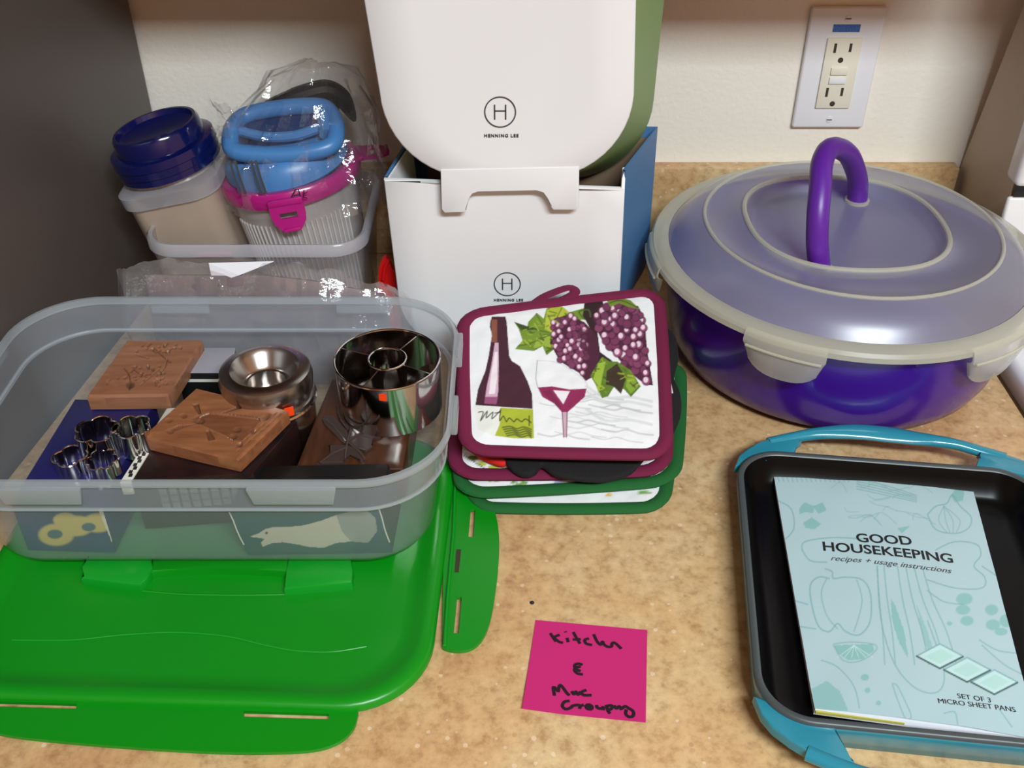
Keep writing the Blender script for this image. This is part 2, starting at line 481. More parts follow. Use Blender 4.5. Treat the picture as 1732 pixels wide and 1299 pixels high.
class Paint:
    """flat print: colours of the vertices of a surface, drawn in picture coordinates"""
    def __init__(s, verts, bg):
        s.x, s.y = proj(verts); s.c = np.tile(np.array(bg[:3], float), (len(s.x), 1)); s.h = np.zeros(len(s.x))
    def inside(s, pts):
        pts = np.asarray(pts, float); x, y = s.x, s.y
        bb = np.where((x >= pts[:, 0].min()) & (x <= pts[:, 0].max()) & (y >= pts[:, 1].min()) & (y <= pts[:, 1].max()))[0]
        X, Y = x[bb], y[bb]; ins = np.zeros(len(bb), bool)
        n = len(pts)
        for i in range(n):
            x1, y1 = pts[i]; x2, y2 = pts[(i + 1) % n]
            if y1 == y2: continue
            hit = ((y1 > Y) != (y2 > Y)) & (X < (x2 - x1) * (Y - y1) / (y2 - y1) + x1)
            ins ^= hit
        return bb[ins]
    def dist(s, pts, w):
        pts = np.asarray(pts, float)
        bb = np.where((s.x >= pts[:, 0].min() - w) & (s.x <= pts[:, 0].max() + w) & (s.y >= pts[:, 1].min() - w) & (s.y <= pts[:, 1].max() + w))[0]
        X, Y = s.x[bb], s.y[bb]; d = np.full(len(bb), 1e9)
        for (x1, y1), (x2, y2) in zip(pts[:-1], pts[1:]):
            L = (x2 - x1) ** 2 + (y2 - y1) ** 2 + 1e-9
            t = np.clip(((X - x1) * (x2 - x1) + (Y - y1) * (y2 - y1)) / L, 0, 1)
            d = np.minimum(d, np.hypot(X - x1 - t * (x2 - x1), Y - y1 - t * (y2 - y1)))
        return bb, d
    def poly(s, pts, col, a=1.0):
        i = s.inside(pts); s.c[i] = s.c[i] * (1 - a) + np.array(col[:3]) * a
    def stroke(s, pts, w, col, a=1.0, sub=0):
        if sub: pts = [tuple(p)[:2] for p in smooth_path([(p[0], p[1], 0) for p in pts], sub)]
        bb, d = s.dist(pts, w)
        k = np.clip((w / 2 + 0.6 - d) / 1.2, 0, 1)[:, None] * a
        s.c[bb] = s.c[bb] * (1 - k) + np.array(col[:3]) * k
    def disc(s, x, y, r, col, a=1.0, ry=None):
        ry = ry or r
        d = np.hypot((s.x - x) / r, (s.y - y) / ry)
        i = np.where(d < 1.15)[0]
        k = np.clip((1.1 - d[i]) / 0.2, 0, 1)[:, None] * a
        s.c[i] = s.c[i] * (1 - k) + np.array(col[:3]) * k
    # relief
    def raise_poly(s, pts, h): s.h[s.inside(pts)] += h
    def raise_stroke(s, pts, w, h, sub=0):
        if sub: pts = [tuple(p)[:2] for p in smooth_path([(p[0], p[1], 0) for p in pts], sub)]
        bb, d = s.dist(pts, w)
        k = np.clip(1 - (d / (w / 2)) ** 2, 0, 1)
        s.h[bb] += h * k
    def raise_disc(s, x, y, rx, ry, h):
        d = ((s.x - x) / rx) ** 2 + ((s.y - y) / ry) ** 2
        s.h += h * np.clip(1 - d, 0, 1)

# ================================================================== the setting
WALL_Y = 0.985
struct('wall_back', box(-1.7, 1.7, WALL_Y, WALL_Y + 0.1, -0.92, 1.83), M['wall'], smooth=False)
struct('wall_rear', box(-1.7, 1.7, -2.0, -1.9, -0.92, 1.83), M['wall_tan'], smooth=False)
struct('floor', box(-1.7, 1.7, -2.0, 1.085, -0.96, -0.92), M['floor'], smooth=False)
struct('ceiling', box(-1.7, 1.7, -2.0, 1.085, 1.83, 1.87), M['ceiling'], smooth=False)

# fridge face line: from the wall forwards
FA, FB = Vector((-0.350, 0.975, 0)), Vector((-0.408, 0.560, 0))
def fridge_x(y): return FA.x + (FB.x - FA.x) * (FA.y - y) / (FA.y - FB.y)

counter = thing('countertop', 'speckled tan laminate countertop carrying all the kitchenware', 'countertop', (0.02, 0.6, -0.038))
CF = 0.285
obj('worktop', prism([(fridge_x(CF) + 0.004, CF), (0.434, CF), (0.434, 0.984), (fridge_x(0.984) + 0.004, 0.984)], -0.038, 0.0, 0.002), M['laminate'], counter)
struct('trim_1', box(fridge_x(0.975) + 0.004, 0.452, 0.968, 0.9845, 0.0005, 0.098, 0.0012), M['laminate'])
base = thing('base_cabinet', 'brown wooden base cabinet under the tan countertop', 'cabinet', (0.02, 0.6, -0.92))
obj('carcass', box(-0.344, 0.425, 0.36, 0.984, -0.92, -0.0385), M['cabinet'], base, smooth=False)
for x0, x1 in ((-0.340, 0.03), (0.035, 0.42)):
    d = obj('door', box(x0, x1, 0.34, 0.3595, -0.80, -0.06, 0.004), M['cabinet'], base)
    obj('knob', xf(lathe([(0.004, 0), (0.006, 0.012), (0.013, 0.018), (0.012, 0.026), (0, 0.029)], 16), Matrix.Translation((x1 - 0.04 if x0 < 0 else x0 + 0.04, 0.3395, -0.14)) @ Matrix.Rotation(PI / 2, 4, 'X')), M['steel'], d)
wc = thing('wall_cabinet', 'brown wooden wall cabinet hanging above the countertop', 'cabinet', (0.03, 0.83, 0.46))
obj('carcass', box(-0.42, 0.455, 0.69, 0.984, 0.46, 1.2), M['cabinet'], wc, smooth=False)
for x0, x1 in ((-0.415, 0.015), (0.02, 0.45)):
    obj('door', box(x0, x1, 0.67, 0.6895, 0.462, 1.195, 0.004), M['cabinet'], wc)

cl = thing('ceiling_light', 'flat white ceiling light over the kitchen floor', 'light', (0.62, -1.02, 1.83))
obj('housing', box(0.10, 1.14, -1.2, -0.84, 1.778, 1.83, 0.006), M['white_enamel'], cl)

fr = thing('refrigerator', 'tall grey refrigerator side standing against the countertop end', 'refrigerator', (-0.75, 0.6, -0.92))
fdir = (FA - FB).normalized(); fn = Vector((-fdir.y, fdir.x, 0))      # away from the counter
p0 = FA; p1 = FA - fdir * 0.66; p2 = p1 + fn * 0.72; p3 = Vector((p0.x - 0.72, 0.975, 0))
def up4(pts, z): return [Vector((p.x, p.y, z)) for p in pts]
obj('body', hexa(up4([p1, p0, p3, p2], -0.9), up4([p1, p0, p3, p2], 0.80), 0.008, 3), M['fridge'], fr)
d0 = p1 - fdir * 0.012; d1 = d0 - fdir * 0.06; d2 = d1 + fn * 0.72; d3 = d0 + fn * 0.72
obj('gasket', hexa(up4([d0 + fn * 0.01, p1 + fn * 0.01, p2 - fn * 0.01, d3 - fn * 0.01], -0.82), up4([d0 + fn * 0.01, p1 + fn * 0.01, p2 - fn * 0.01, d3 - fn * 0.01], 0.79)), M['fridge_gasket'], fr, smooth=False)
obj('door', hexa(up4([d1, d0, d3, d2], -0.83), up4([d1, d0, d3, d2], 0.80), 0.012, 3), M['fridge'], fr)
for sx in (0.05, 0.67):
    q = p0 - fdir * 0.3 + fn * sx
    obj('foot', lathe([(0.02, 0), (0.02, 0.02)], 12, (q.x, q.y, -0.92)), M['black_plastic'], fr)

# stove at the other end
st = thing('stove', 'white enamel stove with beige backguard side beside the countertop', 'stove', (0.82, 0.65, -0.92))
SX = 0.4405
obj('body', box(SX + 0.004, SX + 0.76, 0.33, 0.955, -0.9, -0.012), M['stove_side'], st, smooth=False)
obj('cooktop', box(SX, SX + 0.764, 0.315, 0.862, -0.0115, 0.016, 0.009, 4), M['white_enamel'], st)
s0, s1 = 0.4585, SX + 0.75
def sidepoly(x, pts): return [Vector((x, y, z)) for y, z in pts]
prof = [(0.868, 0.017), (0.983, 0.017), (0.983, 0.09), (0.948, 0.26), (0.915, 0.46), (0.872, 0.46)]
obj('backguard', loft([sidepoly(s0, prof), sidepoly(s1, prof)]), M['stove_side'], st, smooth=False)
prof2 = [(0.858, 0.135), (0.871, 0.135), (0.871, 0.45), (0.858, 0.45)]
obj('console', box(s0 - 0.010, s1, 0.846, 0.8715, 0.135, 0.455, 0.006, 3), M['white_enamel'], st)
obj('lower_trim', hexa([(s0 - 0.004, 0.852, 0.0165), (s1, 0.852, 0.0165), (s1, 0.8675, 0.0165), (s0 - 0.004, 0.8675, 0.0165)],
                       [(s0 - 0.004, 0.862, 0.118), (s1, 0.862, 0.118), (s1, 0.8675, 0.118), (s0 - 0.004, 0.8675, 0.118)], 0.004, 3), M['white_enamel'], st)
obj('vent_gap', box(s0 + 0.0005, s1 - 0.002, 0.8625, 0.8675, 0.1185, 0.1345), M['black_plastic'], st, smooth=False)
for k in range(2):
    for j in range(2):
        c = (SX + 0.2 + 0.37 * k, 0.46 + 0.25 * j, 0.0162)
        obj('burner', lathe([(0.085, 0), (0.085, 0.004), (0.06, 0.008), (0.035, 0.008), (0.035, 0.014), (0, 0.015)], 28, c), M['black_plastic'], st)

# ================================================================== wall outlet
WY = WALL_Y - 0.0002
ol = thing('wall_outlet', 'white wall plate with ivory two-socket outlet on cream wall', 'outlet', P(1418, 110, WY))
def wq(px0, py0, px1, py1, py2=None):       # upright plate piece from picture corners
    a = P(px0, py0, WY); b = P(px1, py1, WY)
    return min(a.x, b.x), max(a.x, b.x), min(a.z, b.z), max(a.z, b.z)
OA, OB = P(1372, 8, WY), P(1500, 10, WY)
OC, OD = P(1337, 214, WY), P(1457, 212, WY)
ox0, ox1 = (OA.x + OC.x) / 2, (OB.x + OD.x) / 2
oz0, oz1 = (OC.z + OD.z) / 2, (OA.z + OB.z) / 2
obj('plate', box(ox0, ox1, WY - 0.006, WY, oz0, oz1, 0.0022, 3), M['outlet_plate'], ol)
ow, oh = ox1 - ox0, oz1 - oz0
def op(u, v): return ox0 + u * ow, oz1 - v * oh
def obox(name, u0, u1, v0, v1, d0, d1, m, bev=0.0, parent=ol):
    x0, za = op(u0, v0); x1, zb = op(u1, v1)
    return obj(name, box(x0, x1, WY - d1, WY - d0, zb, za, bev), m, parent)
rec = obox('receptacle', 0.27, 0.74, 0.24, 0.82, 0.004, 0.0085, M['outlet_ivory'], 0.0008)
for v0 in (0.28, 0.645):
    obox('slot', 0.37, 0.405, v0, v0 + 0.075, 0.0083, 0.0088, M['slot'])
    obox('slot', 0.575, 0.61, v0, v0 + 0.068, 0.0083, 0.0088, M['slot'])
    x, z = op(0.49, v0 + 0.135)
    obj('slot', xf(lathe([(0.0026, 0), (0.0026, 0.0005)], 14), Matrix.Translation((x, WY - 0.0083, z)) @ Matrix.Rotation(PI / 2, 4, 'X')), M['slot'], ol)
obox('test_button', 0.385, 0.61, 0.475, 0.535, 0.0083, 0.0100, M['outlet_ivory'], 0.0004)
obox('reset_button', 0.385, 0.61, 0.555, 0.61, 0.0083, 0.0100, M['outlet_plate'], 0.0004)
for v in (0.09, 0.925):
    x, z = op(0.5, v)
    obj('screw', xf(lathe([(0.0032, 0), (0.003, 0.0008), (0, 0.001)], 16), Matrix.Translation((x, WY - 0.0058, z)) @ Matrix.Rotation(PI / 2, 4, 'X')), M['screw'], ol)
    obj('screw_slot', box(x - 0.0025, x + 0.0025, WY - 0.0071, WY - 0.0067, z - 0.0004, z + 0.0004), M['slot'], ol)
obox('blue_label', 0.32, 0.68, 0.135, 0.195, 0.0058, 0.0064, M['blue_label'], 0.0, ol)

# ================================================================== white fronted storage bins
def uring(x0, x1, xb0, xb1, zt, zb, r, y, rr=None, n=12, zt2=None, ys=None):
    """U outline: straight top, round bottom corners; x0/x1 at the top, xb0/xb1 where the corners start"""
    rr = rr or r; pts = []
    zt2 = zt if zt2 is None else zt2
    for k in range(6):
        t = k / 6; pts.append((x0 + (xb0 - x0) * t, zt + (zb + r - zt) * t))
    for k in range(n + 1):
        a = math.radians(180 + 90 * k / n); pts.append((xb0 + r + r * math.cos(a), zb + r + r * math.sin(a)))
    for k in range(n + 1):
        a = math.radians(270 + 90 * k / n); pts.append((xb1 - rr + rr * math.cos(a), zb + rr + rr * math.sin(a)))
    for k in range(1, 7):
        t = k / 6; pts.append((xb1 + (x1 - xb1) * t, zb + rr + (zt2 - zb - rr) * t))
    return [Vector((x, y if ys is None else y + ys * (z - zb), z)) for x, z in pts]

def bin_front(parent, U, Yf, inset):
    x0, x1, xb0, xb1, zt, zb, r, rr, zt2 = U
    a = uring(x0, x1, xb0, xb1, zt, zb, r, Yf + 0.005, rr, zt2=zt2)
    b = uring(x0, x1, xb0, xb1, zt, zb, r, Yf + 0.001, rr, zt2=zt2)
    b2 = uring(x0 + 0.001, x1 - 0.001, xb0 + 0.001, xb1 - 0.001, zt - 0.001, zb + 0.001, r, Yf, rr, zt2=zt2 - 0.001)
    i = inset
    ib = 0.012
    c = uring(x0 + i, x1 - i, xb0 + i, xb1 - i, zt - 0.001, zb + ib, r - 0.012, Yf, rr - 0.012, zt2=zt2 - 0.001)
    d = uring(x0 + i + 0.012, x1 - i - 0.012, xb0 + i + 0.012, xb1 - i - 0.012, zt - 0.001, zb + ib + 0.012, r - 0.022, Yf + 0.0018, rr - 0.022, zt2=zt2 - 0.001)
    return obj('front_panel', loft([a, b, b2, c, d]), M['white_plastic'], parent, sharp=60)

def bin_body(parent, Ufront, Uback, m, t=0.0022):
    """open-topped shell from the front outline back to the rear outline"""
    f, yf, ysf = Ufront; b, yb, ysb = Uback
    def rg(u, y, ins):
        x0, x1, xb0, xb1, zt, zb, r, rr, zt2 = u
        return uring(x0 + ins, x1 - ins, xb0 + ins, xb1 - ins, zt, zb + ins, r - ins * 0.6, y, rr - ins * 0.6, zt2=zt2)
    A = rg(f, yf, 0); B = rg(b, yb, 0); B2 = rg(b, yb - t, t); A2 = rg(f, yf, t)
    mid = [(p * 0.5 + q * 0.5) for p, q in zip(A, B)]; mid2 = [(p * 0.5 + q * 0.5) for p, q in zip(A2, B2)]
    V, F = loft([A, mid, B], False, True, closed=False)
    V2, F2 = loft([A2, mid2, B2], False, True, closed=False)
    VF = join((V, F), (V2, F2))
    # rim along the two open side tops
    n = len(A); o2 = len(V)
    for k in range(2):
        for e in (0, n - 1):
            VF[1].append((k * n + e, (k + 1) * n + e, o2 + (k + 1) * n + e, o2 + k * n + e))
    VF[1].append((2 * n, 3 * n - 1, o2 + 3 * n - 1, o2 + 2 * n))
    return obj('body', VF, m, parent, sharp=50)

def bin_logo(parent, cx, cy, r_px, ty, Y, m):
    c = P(cx, cy, Y); r = (P(cx + r_px, cy, Y) - c).length
    ringp = [Vector((c.x + r * math.cos(2 * PI * k / 48), Y - 0.0002, c.z + r * 1.02 * math.sin(2 * PI * k / 48))) for k in range(48)]
    obj('logo_ring', tube(ringp, r * 0.045, 6, True), m, parent)
    w, h, t = r * 0.36, r * 0.50, r * 0.045
    H = join(box(c.x - w - t, c.x - w + t, Y - 0.0005, Y, c.z - h, c.z + h), box(c.x + w - t, c.x + w + t, Y - 0.0005, Y, c.z - h, c.z + h),
             box(c.x - w, c.x + w, Y - 0.0005, Y, c.z - t * 0.8 + 0.001, c.z + t * 0.8 + 0.001))
    obj('logo_letter', H, m, parent, smooth=False)
    q = P(cx + 2, ty, Y)
    text('wordmark', 'HENNING LEE', r * 0.30, (q.x, Y - 0.0003, q.z), (1, 0, 0), (0, 0, 1), m, parent, bold=0.00012, spacing=1.25)

YL = 0.780
a = P(649, 305, YL); b = P(1057, 321, YL)
la = P(668, 430, YL); rb = P(1051, 470, YL)
UL = (a.x, b.x, la.x, rb.x, a.z, 0.001, 0.062, 0.052, b.z)
lower = thing('storage_bin', 'lower white-fronted bin with a blue side, black ring logo half hidden by potholders', 'bin', (0, 0.82, 0.001), 'white fronted storage bins')
bin_front(lower, UL, YL, 0.030)
br = P(1112, 222, 0.862); brb = P(1096, 430, 0.862)
UB = (a.x + 0.022, br.x, la.x + 0.016, brb.x, 0.190, 0.001, 0.055, 0.058, br.z + 0.004)
zs = P(1063, 283, YL + 0.012).z
obj('side_return', hexa([(b.x - 0.0035, YL + 0.0012, 0.08), (b.x - 0.0005, YL + 0.0012, 0.08), (b.x + 0.0005, YL + 0.012, 0.08), (b.x - 0.0025, YL + 0.012, 0.08)],
                        [(b.x - 0.0030, YL + 0.0012, b.z), (b.x, YL + 0.0012, b.z), (b.x + 0.001, YL + 0.012, zs), (b.x - 0.002, YL + 0.012, zs)], 0.0006), M['white_plastic'], lower)
UL2 = UL[:8] + (zs,)
bin_body(lower, (UL2, YL + 0.0065, 0), (UB, 0.862, 0), M['blue_soft'])
# white liner seen inside on the other side, strap, added sheet in the interior's shade colour
obj('liner', hexa([(a.x + 0.0075, YL + 0.006, 0.10), (a.x + 0.009, YL + 0.006, 0.10), (a.x + 0.0245, 0.835, 0.10), (a.x + 0.023, 0.835, 0.10)],
                  [(a.x + 0.003, YL + 0.006, a.z), (a.x + 0.0045, YL + 0.006, a.z), (a.x + 0.0195, 0.835, a.z + 0.008), (a.x + 0.018, 0.835, a.z + 0.008)]), M['white_plastic'], lower, smooth=False)
obj('strap', tube([P(672, 266, 0.830), P(674, 280, 0.830), P(678, 300, 0.828), P(680, 330, 0.826)], 0.0016, 8), M['black_plastic'], lower)
obj('shade_panel', hexa([(a.x + 0.034, 0.8555, 0.03), (brb.x - 0.028, 0.8555, 0.03), (brb.x - 0.028, 0.8585, 0.03), (a.x + 0.034, 0.8585, 0.03)],
                        [(a.x + 0.028, 0.8555, 0.178), (brb.x - 0.006, 0.8555, 0.178), (brb.x - 0.006, 0.8585, 0.178), (a.x + 0.028, 0.8585, 0.178)]), M['interior_shade'], lower, smooth=False)
bin_logo(lower, 858, 481, 22, 508, YL + 0.0016, M['ink_grey'])

YU = 0.772
t0 = P(613, 0, YU); t1 = P(1077, 0, YU); l1 = P(638, 165, YU); r1 = P(1075, 125, YU); zb = P(866, 303, YU).z
slope_l = (l1.x - t0.x) / (t0.z - l1.z); slope_r = (r1.x - t1.x) / (t1.z - r1.z)
ZT = 0.375
ux0 = t0.x - slope_l * (ZT - t0.z); ux1 = t1.x - slope_r * (ZT - t1.z)
UU = (ux0, ux1, l1.x + 0.002, r1.x, ZT, zb, 0.072, 0.070, ZT)
upper = thing('storage_bin', 'upper white-fronted bin with a sage green side, stacked on the lower bin', 'bin', (0, 0.81, zb), 'white fronted storage bins')
bin_front(upper, UU, YU, 0.034)
gr = P(1117, 60, 0.845); gb = P(1000, 306, 0.845)
UG = (ux0 + 0.004, gr.x + 0.002, l1.x + 0.006, gr.x - 0.001, ZT + 0.012, gb.z + 0.002, 0.062, 0.072, ZT + 0.012)
bin_body(upper, (UU, YU + 0.005, 0), (UG, 0.845, 0), M['green_soft'])
bin_logo(upper, 846, 190, 26, 230, YU + 0.0016, M['ink_grey'])
# bracket with two legs hooking over the lower bin's front edge
YB = YU - 0.0010
bpx = [(745, 288), (980, 283), (979, 352), (972, 356), (936, 356), (931, 350), (929, 335), (921, 324), (908, 320), (808, 322), (797, 326), (791, 334), (789, 356), (786, 360), (752, 361), (747, 355)]
bp = [P(x, y, YB) for x, y in bpx]
bk = [Vector((p.x, YB + 0.0065, p.z)) for p in bp]
bi = [Vector((p.x, YB + 0.001, p.z)) for p in bp]
cxm = sum(p.x for p in bp) / len(bp); 
bmx = bmesh.new()
fv = [bmx.verts.new(p) for p in bp]; bv = [bmx.verts.new(p) for p in bk]
ff = bmx.faces.new(fv); bmx.faces.new(bv[::-1])
for i in range(len(fv)): bmx.faces.new((fv[i], bv[i], bv[(i + 1) % len(fv)], fv[(i + 1) % len(fv)]))
bmesh.ops.bevel(bmx, geom=list(ff.edges), offset=0.0012, segments=2, affect='EDGES', profile=0.5)
obj('hook_bracket', finish(bmx), M['white_plastic'], upper)

# ================================================================== purple cake carrier
KC = Vector((0.2905, 0.797, 0.0))
carrier = thing('cake_carrier', 'round glossy purple cake carrier with frosted clear lid and purple handle', 'container', KC)
cc = (KC.x, KC.y, 0.0)
obj('bowl', lathe([(0, 0.0006), (0.120, 0.0006), (0.131, 0.0025), (0.1395, 0.009), (0.145, 0.022), (0.149, 0.045), (0.1525, 0.075), (0.1545, 0.0935), (0.158, 0.0945), (0.1585, 0.0975), (0.1535, 0.0985), (0.150, 0.0955), (0.144, 0.040), (0.136, 0.012), (0.122, 0.0045), (0, 0.0045)], 96, cc), M['purple'], carrier)
ky = 1.0
def kl(prof, n=96): return lathe(prof, n, cc)
lidrim = obj('lid_rim', lathe([(0.1605, 0.0945), (0.1655, 0.0945), (0.168, 0.0965), (0.168, 0.1010), (0.166, 0.1038), (0.160, 0.1050), (0.153, 0.1045), (0.152, 0.1015), (0.1575, 0.1005), (0.1605, 0.0985)], 96, cc, True), M['carrier_rim'], carrier)
# dome: single skin from flange to plateau, with an oval sunken panel
def oval(t, ax, ay, e=2.4):
    c, s = math.cos(t), math.sin(t)
    return math.copysign(abs(c) ** (2 / e), c) * ax, math.copysign(abs(s) ** (2 / e), s) * ay
OCX, OCY = -0.004, 0.004
NR = 96
rings = []
for r, z in ((0.1525, 0.1042), (0.150, 0.1075), (0.146, 0.1125), (0.140, 0.1185), (0.133, 0.1228), (0.1265, 0.1250), (0.1235, 0.1265), (0.1215, 0.1262), (0.120, 0.1248)):
    rings.append([Vector((KC.x + r * math.cos(2 * PI * k / NR), KC.y + r * math.sin(2 * PI * k / NR), z)) for k in range(NR)])
for ax, ay, z in ((0.0985, 0.0985, 0.1248), (0.0865, 0.0885, 0.1252), (0.0845, 0.0865, 0.1270), (0.0825, 0.0845, 0.1270), (0.0805, 0.0825, 0.1240), (0.0775, 0.0795, 0.1155), (0.072, 0.074, 0.1140), (0.04, 0.04, 0.1140)):
    rings.append([Vector((KC.x + OCX + oval(2 * PI * k / NR, ax, ay)[0], KC.y + OCY + oval(2 * PI * k / NR, ax, ay)[1], z)) for k in range(NR)])
dome = obj('lid_dome', loft(rings, False, True), M['carrier_lid'], carrier, sharp=60)
# ridge lines that catch the light
obj('lid_ridge', tube([(KC.x + 0.1235 * math.cos(2 * PI * k / 96), KC.y + 0.1235 * math.sin(2 * PI * k / 96), 0.1266) for k in range(96)], 0.0016, 8, True), M['carrier_rim'], carrier)
obj('panel_ridge', tube([(KC.x + OCX + oval(2 * PI * k / 96, 0.0835, 0.0855)[0], KC.y + OCY + oval(2 * PI * k / 96, 0.0835, 0.0855)[1], 0.1268) for k in range(96)], 0.0022, 8, True), M['carrier_rim'], carrier)
f1 = G(1386, 452, 0.116); f2 = G(1450, 338, 0.116)
hp = [f1 + (f2 - f1) * t + Vector((dx, 0, z)) for t, z, dx in ((0, 0, 0), (0.01, 0.022, -0.006), (0.06, 0.044, -0.011), (0.17, 0.061, -0.016), (0.32, 0.073, -0.022), (0.48, 0.076, -0.023), (0.63, 0.070, -0.019), (0.78, 0.056, -0.012), (0.9, 0.036, -0.006), (0.97, 0.018, -0.002), (1.0, 0.0, 0.0))]
hp = smooth_path(hp, 6)
obj('handle', tube(hp, 0.0090, 14), M['purple_handle'], carrier)
for f in (f1, f2):
    obj('handle_socket', lathe([(0.0112, 0), (0.0112, 0.002), (0.0095, 0.0028)], 20, (f.x, f.y, 0.1142)), M['carrier_rim'], carrier)
# six hanging lid clips
def carrier_clip(phi, half=math.radians(11)):
    n = 14; cols = []
    for k in range(n + 1):
        t = -1 + 2 * k / n; a = phi + t * half
        drop = 0.024 * math.sqrt(max(0.0, 1 - abs(t) ** 2.6)) + 0.004
        col = []
        for rr, z in ((0.1665, 0.1025), (0.1695, 0.1005), (0.1710, 0.0945), (0.1705, 0.0935 - drop * 0.35), (0.1680, 0.0935 - drop * 0.8), (0.1665, 0.0935 - drop)):
            col.append(Vector((KC.x + rr * math.cos(a), KC.y + rr * math.sin(a), z)))
        col2 = []
        for p in reversed(col):
            d = Vector((p.x - KC.x, p.y - KC.y, 0)); l = d.length
            q = Vector((KC.x, KC.y, p.z)) + d * ((l - 0.0016) / l); col2.append(q)
        cols.append(col + col2)
    return loft(cols)
for k in range(6):
    ph = math.radians(-119.5 + 60 * k)
    c = obj('lid_clip', carrier_clip(ph), M['carrier_clip'], carrier)
    rp = []
    for j in range(13):
        a = ph + (j / 12 - 0.5) * math.radians(20)
        rp.append((KC.x + 0.1715 * math.cos(a), KC.y + 0.1715 * math.sin(a), 0.0905))
    obj('clip_rib', tube(rp, 0.0012, 6), M['carrier_rim'], c)

# ================================================================== green lid under the tub
LZ = 0.0075
lx0, lx1, ly0, ly1 = -0.372, -0.053, 0.391, 0.655
glid = thing('tub_lid', 'bright green snap-on plastic lid lying under the clear tub', 'lid', (-0.2, 0.5, 0.0))
def lid_turn(p):
    a = math.radians(-2.2); px, py = -0.100, 0.391
    return px + (p[0] - px) * math.cos(a) - (p[1] - py) * math.sin(a), py + (p[0] - px) * math.sin(a) + (p[1] - py) * math.cos(a)
def lr(ins, z, r=0.055): return ring3([lid_turn(p) for p in rrect(lx0 + ins, lx1 - ins, ly0 + ins, ly1 - ins, r - ins * 0.6, 10)], z)
obj('plate', loft([lr(0.004, 0.0008), lr(0.0, 0.002), lr(0.0, LZ - 0.001), lr(0.002, LZ + 0.001), lr(0.006, LZ + 0.0016), lr(0.011, LZ + 0.0008), lr(0.016, LZ - 0.0028), lr(0.024, LZ - 0.003)]), M['lid_green'], glid, sharp=60)
def flap(name, outline_px, slots_px, z0=0.0015, z1=0.0042):
    """hinged flap with real slots cut through it"""
    bm = bmesh.new()
    out = [G(x, y, z1) for x, y in outline_px]
    out = [p for i, p in enumerate(out) if (p - out[i - 1]).length > 1e-5]
    loops = [out] + [[G(x, y, z1) for x, y in s] for s in slots_px]
    edges = []
    for lp in loops:
        vs = [bm.verts.new((p.x, p.y, z1)) for p in lp]
        for i in range(len(vs)): edges.append(bm.edges.new((vs[i], vs[(i + 1) % len(vs)])))
    bmesh.ops.triangle_fill(bm, use_beauty=True, use_dissolve=False, edges=edges, normal=(0, 0, 1))
    top = list(bm.faces)
    r = bmesh.ops.extrude_face_region(bm, geom=top)
    for v in [g for g in r['geom'] if isinstance(g, bmesh.types.BMVert)]: v.co.z = z0
    return obj(name, finish(bm), M['lid_green'], glid, sharp=30)
def cr(pts, sub=5): return [tuple(p)[:2] for p in smooth_path([(x, y, 0) for x, y in pts], sub)]
front_out = [(-60, 1176)] + [(604, 1197)] + cr([(606, 1206), (598, 1232), (575, 1254), (540, 1267), (490, 1272), (400, 1273), (300, 1269), (180, 1261), (80, 1252), (20, 1245), (-20, 1236), (-60, 1222)], 4)
def slot_px(x0, y0, x1, y1, h):
    return [(x0, y0 - h), (x1, y1 - h), (x1, y1 + h), (x0, y0 + h)]
flap('hinge_flap', front_out, [slot_px(-10, 1191, 129, 1195, 4.5), slot_px(412, 1208, 556, 1212.5, 5)])
right_out = [(752, 772), (771, 779)] + cr([(771, 779), (790, 790), (815, 822), (836, 862), (844, 905), (843, 955), (838, 1000), (829, 1050), (815, 1082), (795, 1098), (770, 1101), (752, 1097)], 4) + [(748, 1094)]
flap('hinge_flap', right_out, [[(796, 862), (804, 862), (801, 909), (792, 908)], [(773, 1010), (781, 1010), (776, 1072), (767, 1071)]])
# narrow bridging slots at the hinge line, hinge beads
obj('hinge_bead', tube([G(x, y, 0.0062) for x, y in ((-60, 1174), (200, 1180), (420, 1186), (600, 1196))], 0.0011, 8), M['lid_green_lt'], glid)
obj('hinge_bead', tube([G(x, y, 0.0062) for x, y in ((752, 1092), (757, 1010), (767, 900), (771, 790))], 0.0011, 8), M['lid_green_lt'], glid)
for q in ([(205, 1180), (332, 1184), (332, 1188), (205, 1184)], [(772, 930), (780, 930), (776, 968), (769, 968)]):
    obj('hinge_slot', prism([tuple(G(x, y, 0.0045))[:2] for x, y in q], 0.0040, 0.0047), M['slot'], glid, smooth=False)
# fold-down carrying handle in its recess
def lpl(px): return [tuple(G(x, y, LZ - 0.002))[:2] for x, y in px]
hnd = obj('handle', prism(lpl([(262, 950), (490, 950), (487, 976), (440, 972), (370, 970), (300, 972), (258, 977)]), LZ - 0.003, LZ + 0.0035, 0.0012), M['lid_green'], glid)
for q in ([(150, 950), (258, 950), (262, 972), (252, 990), (240, 1001), (140, 989), (148, 970)], [(490, 950), (594, 950), (599, 975), (597, 996), (482, 1006), (487, 975)]):
    obj('handle_pivot', prism(lpl(q), LZ - 0.003, LZ + 0.0045, 0.002), M['lid_green_lt'], glid)
obj('handle_recess', tube(smooth_path([G(x, y, LZ - 0.0028) for x, y in ((240, 1000), (300, 1005), (370, 1007), (440, 1007), (482, 1006))], 4), 0.0009, 6), M['lid_green'], glid)
obj('embossed_wave', tube(smooth_path([G(x, y, LZ - 0.0028) for x, y in ((20, 1083), (120, 1083), (200, 1075), (290, 1070), (380, 1076), (450, 1092), (500, 1101), (560, 1103), (620, 1094))], 5), 0.0006, 6), M['lid_green_lt'], glid)

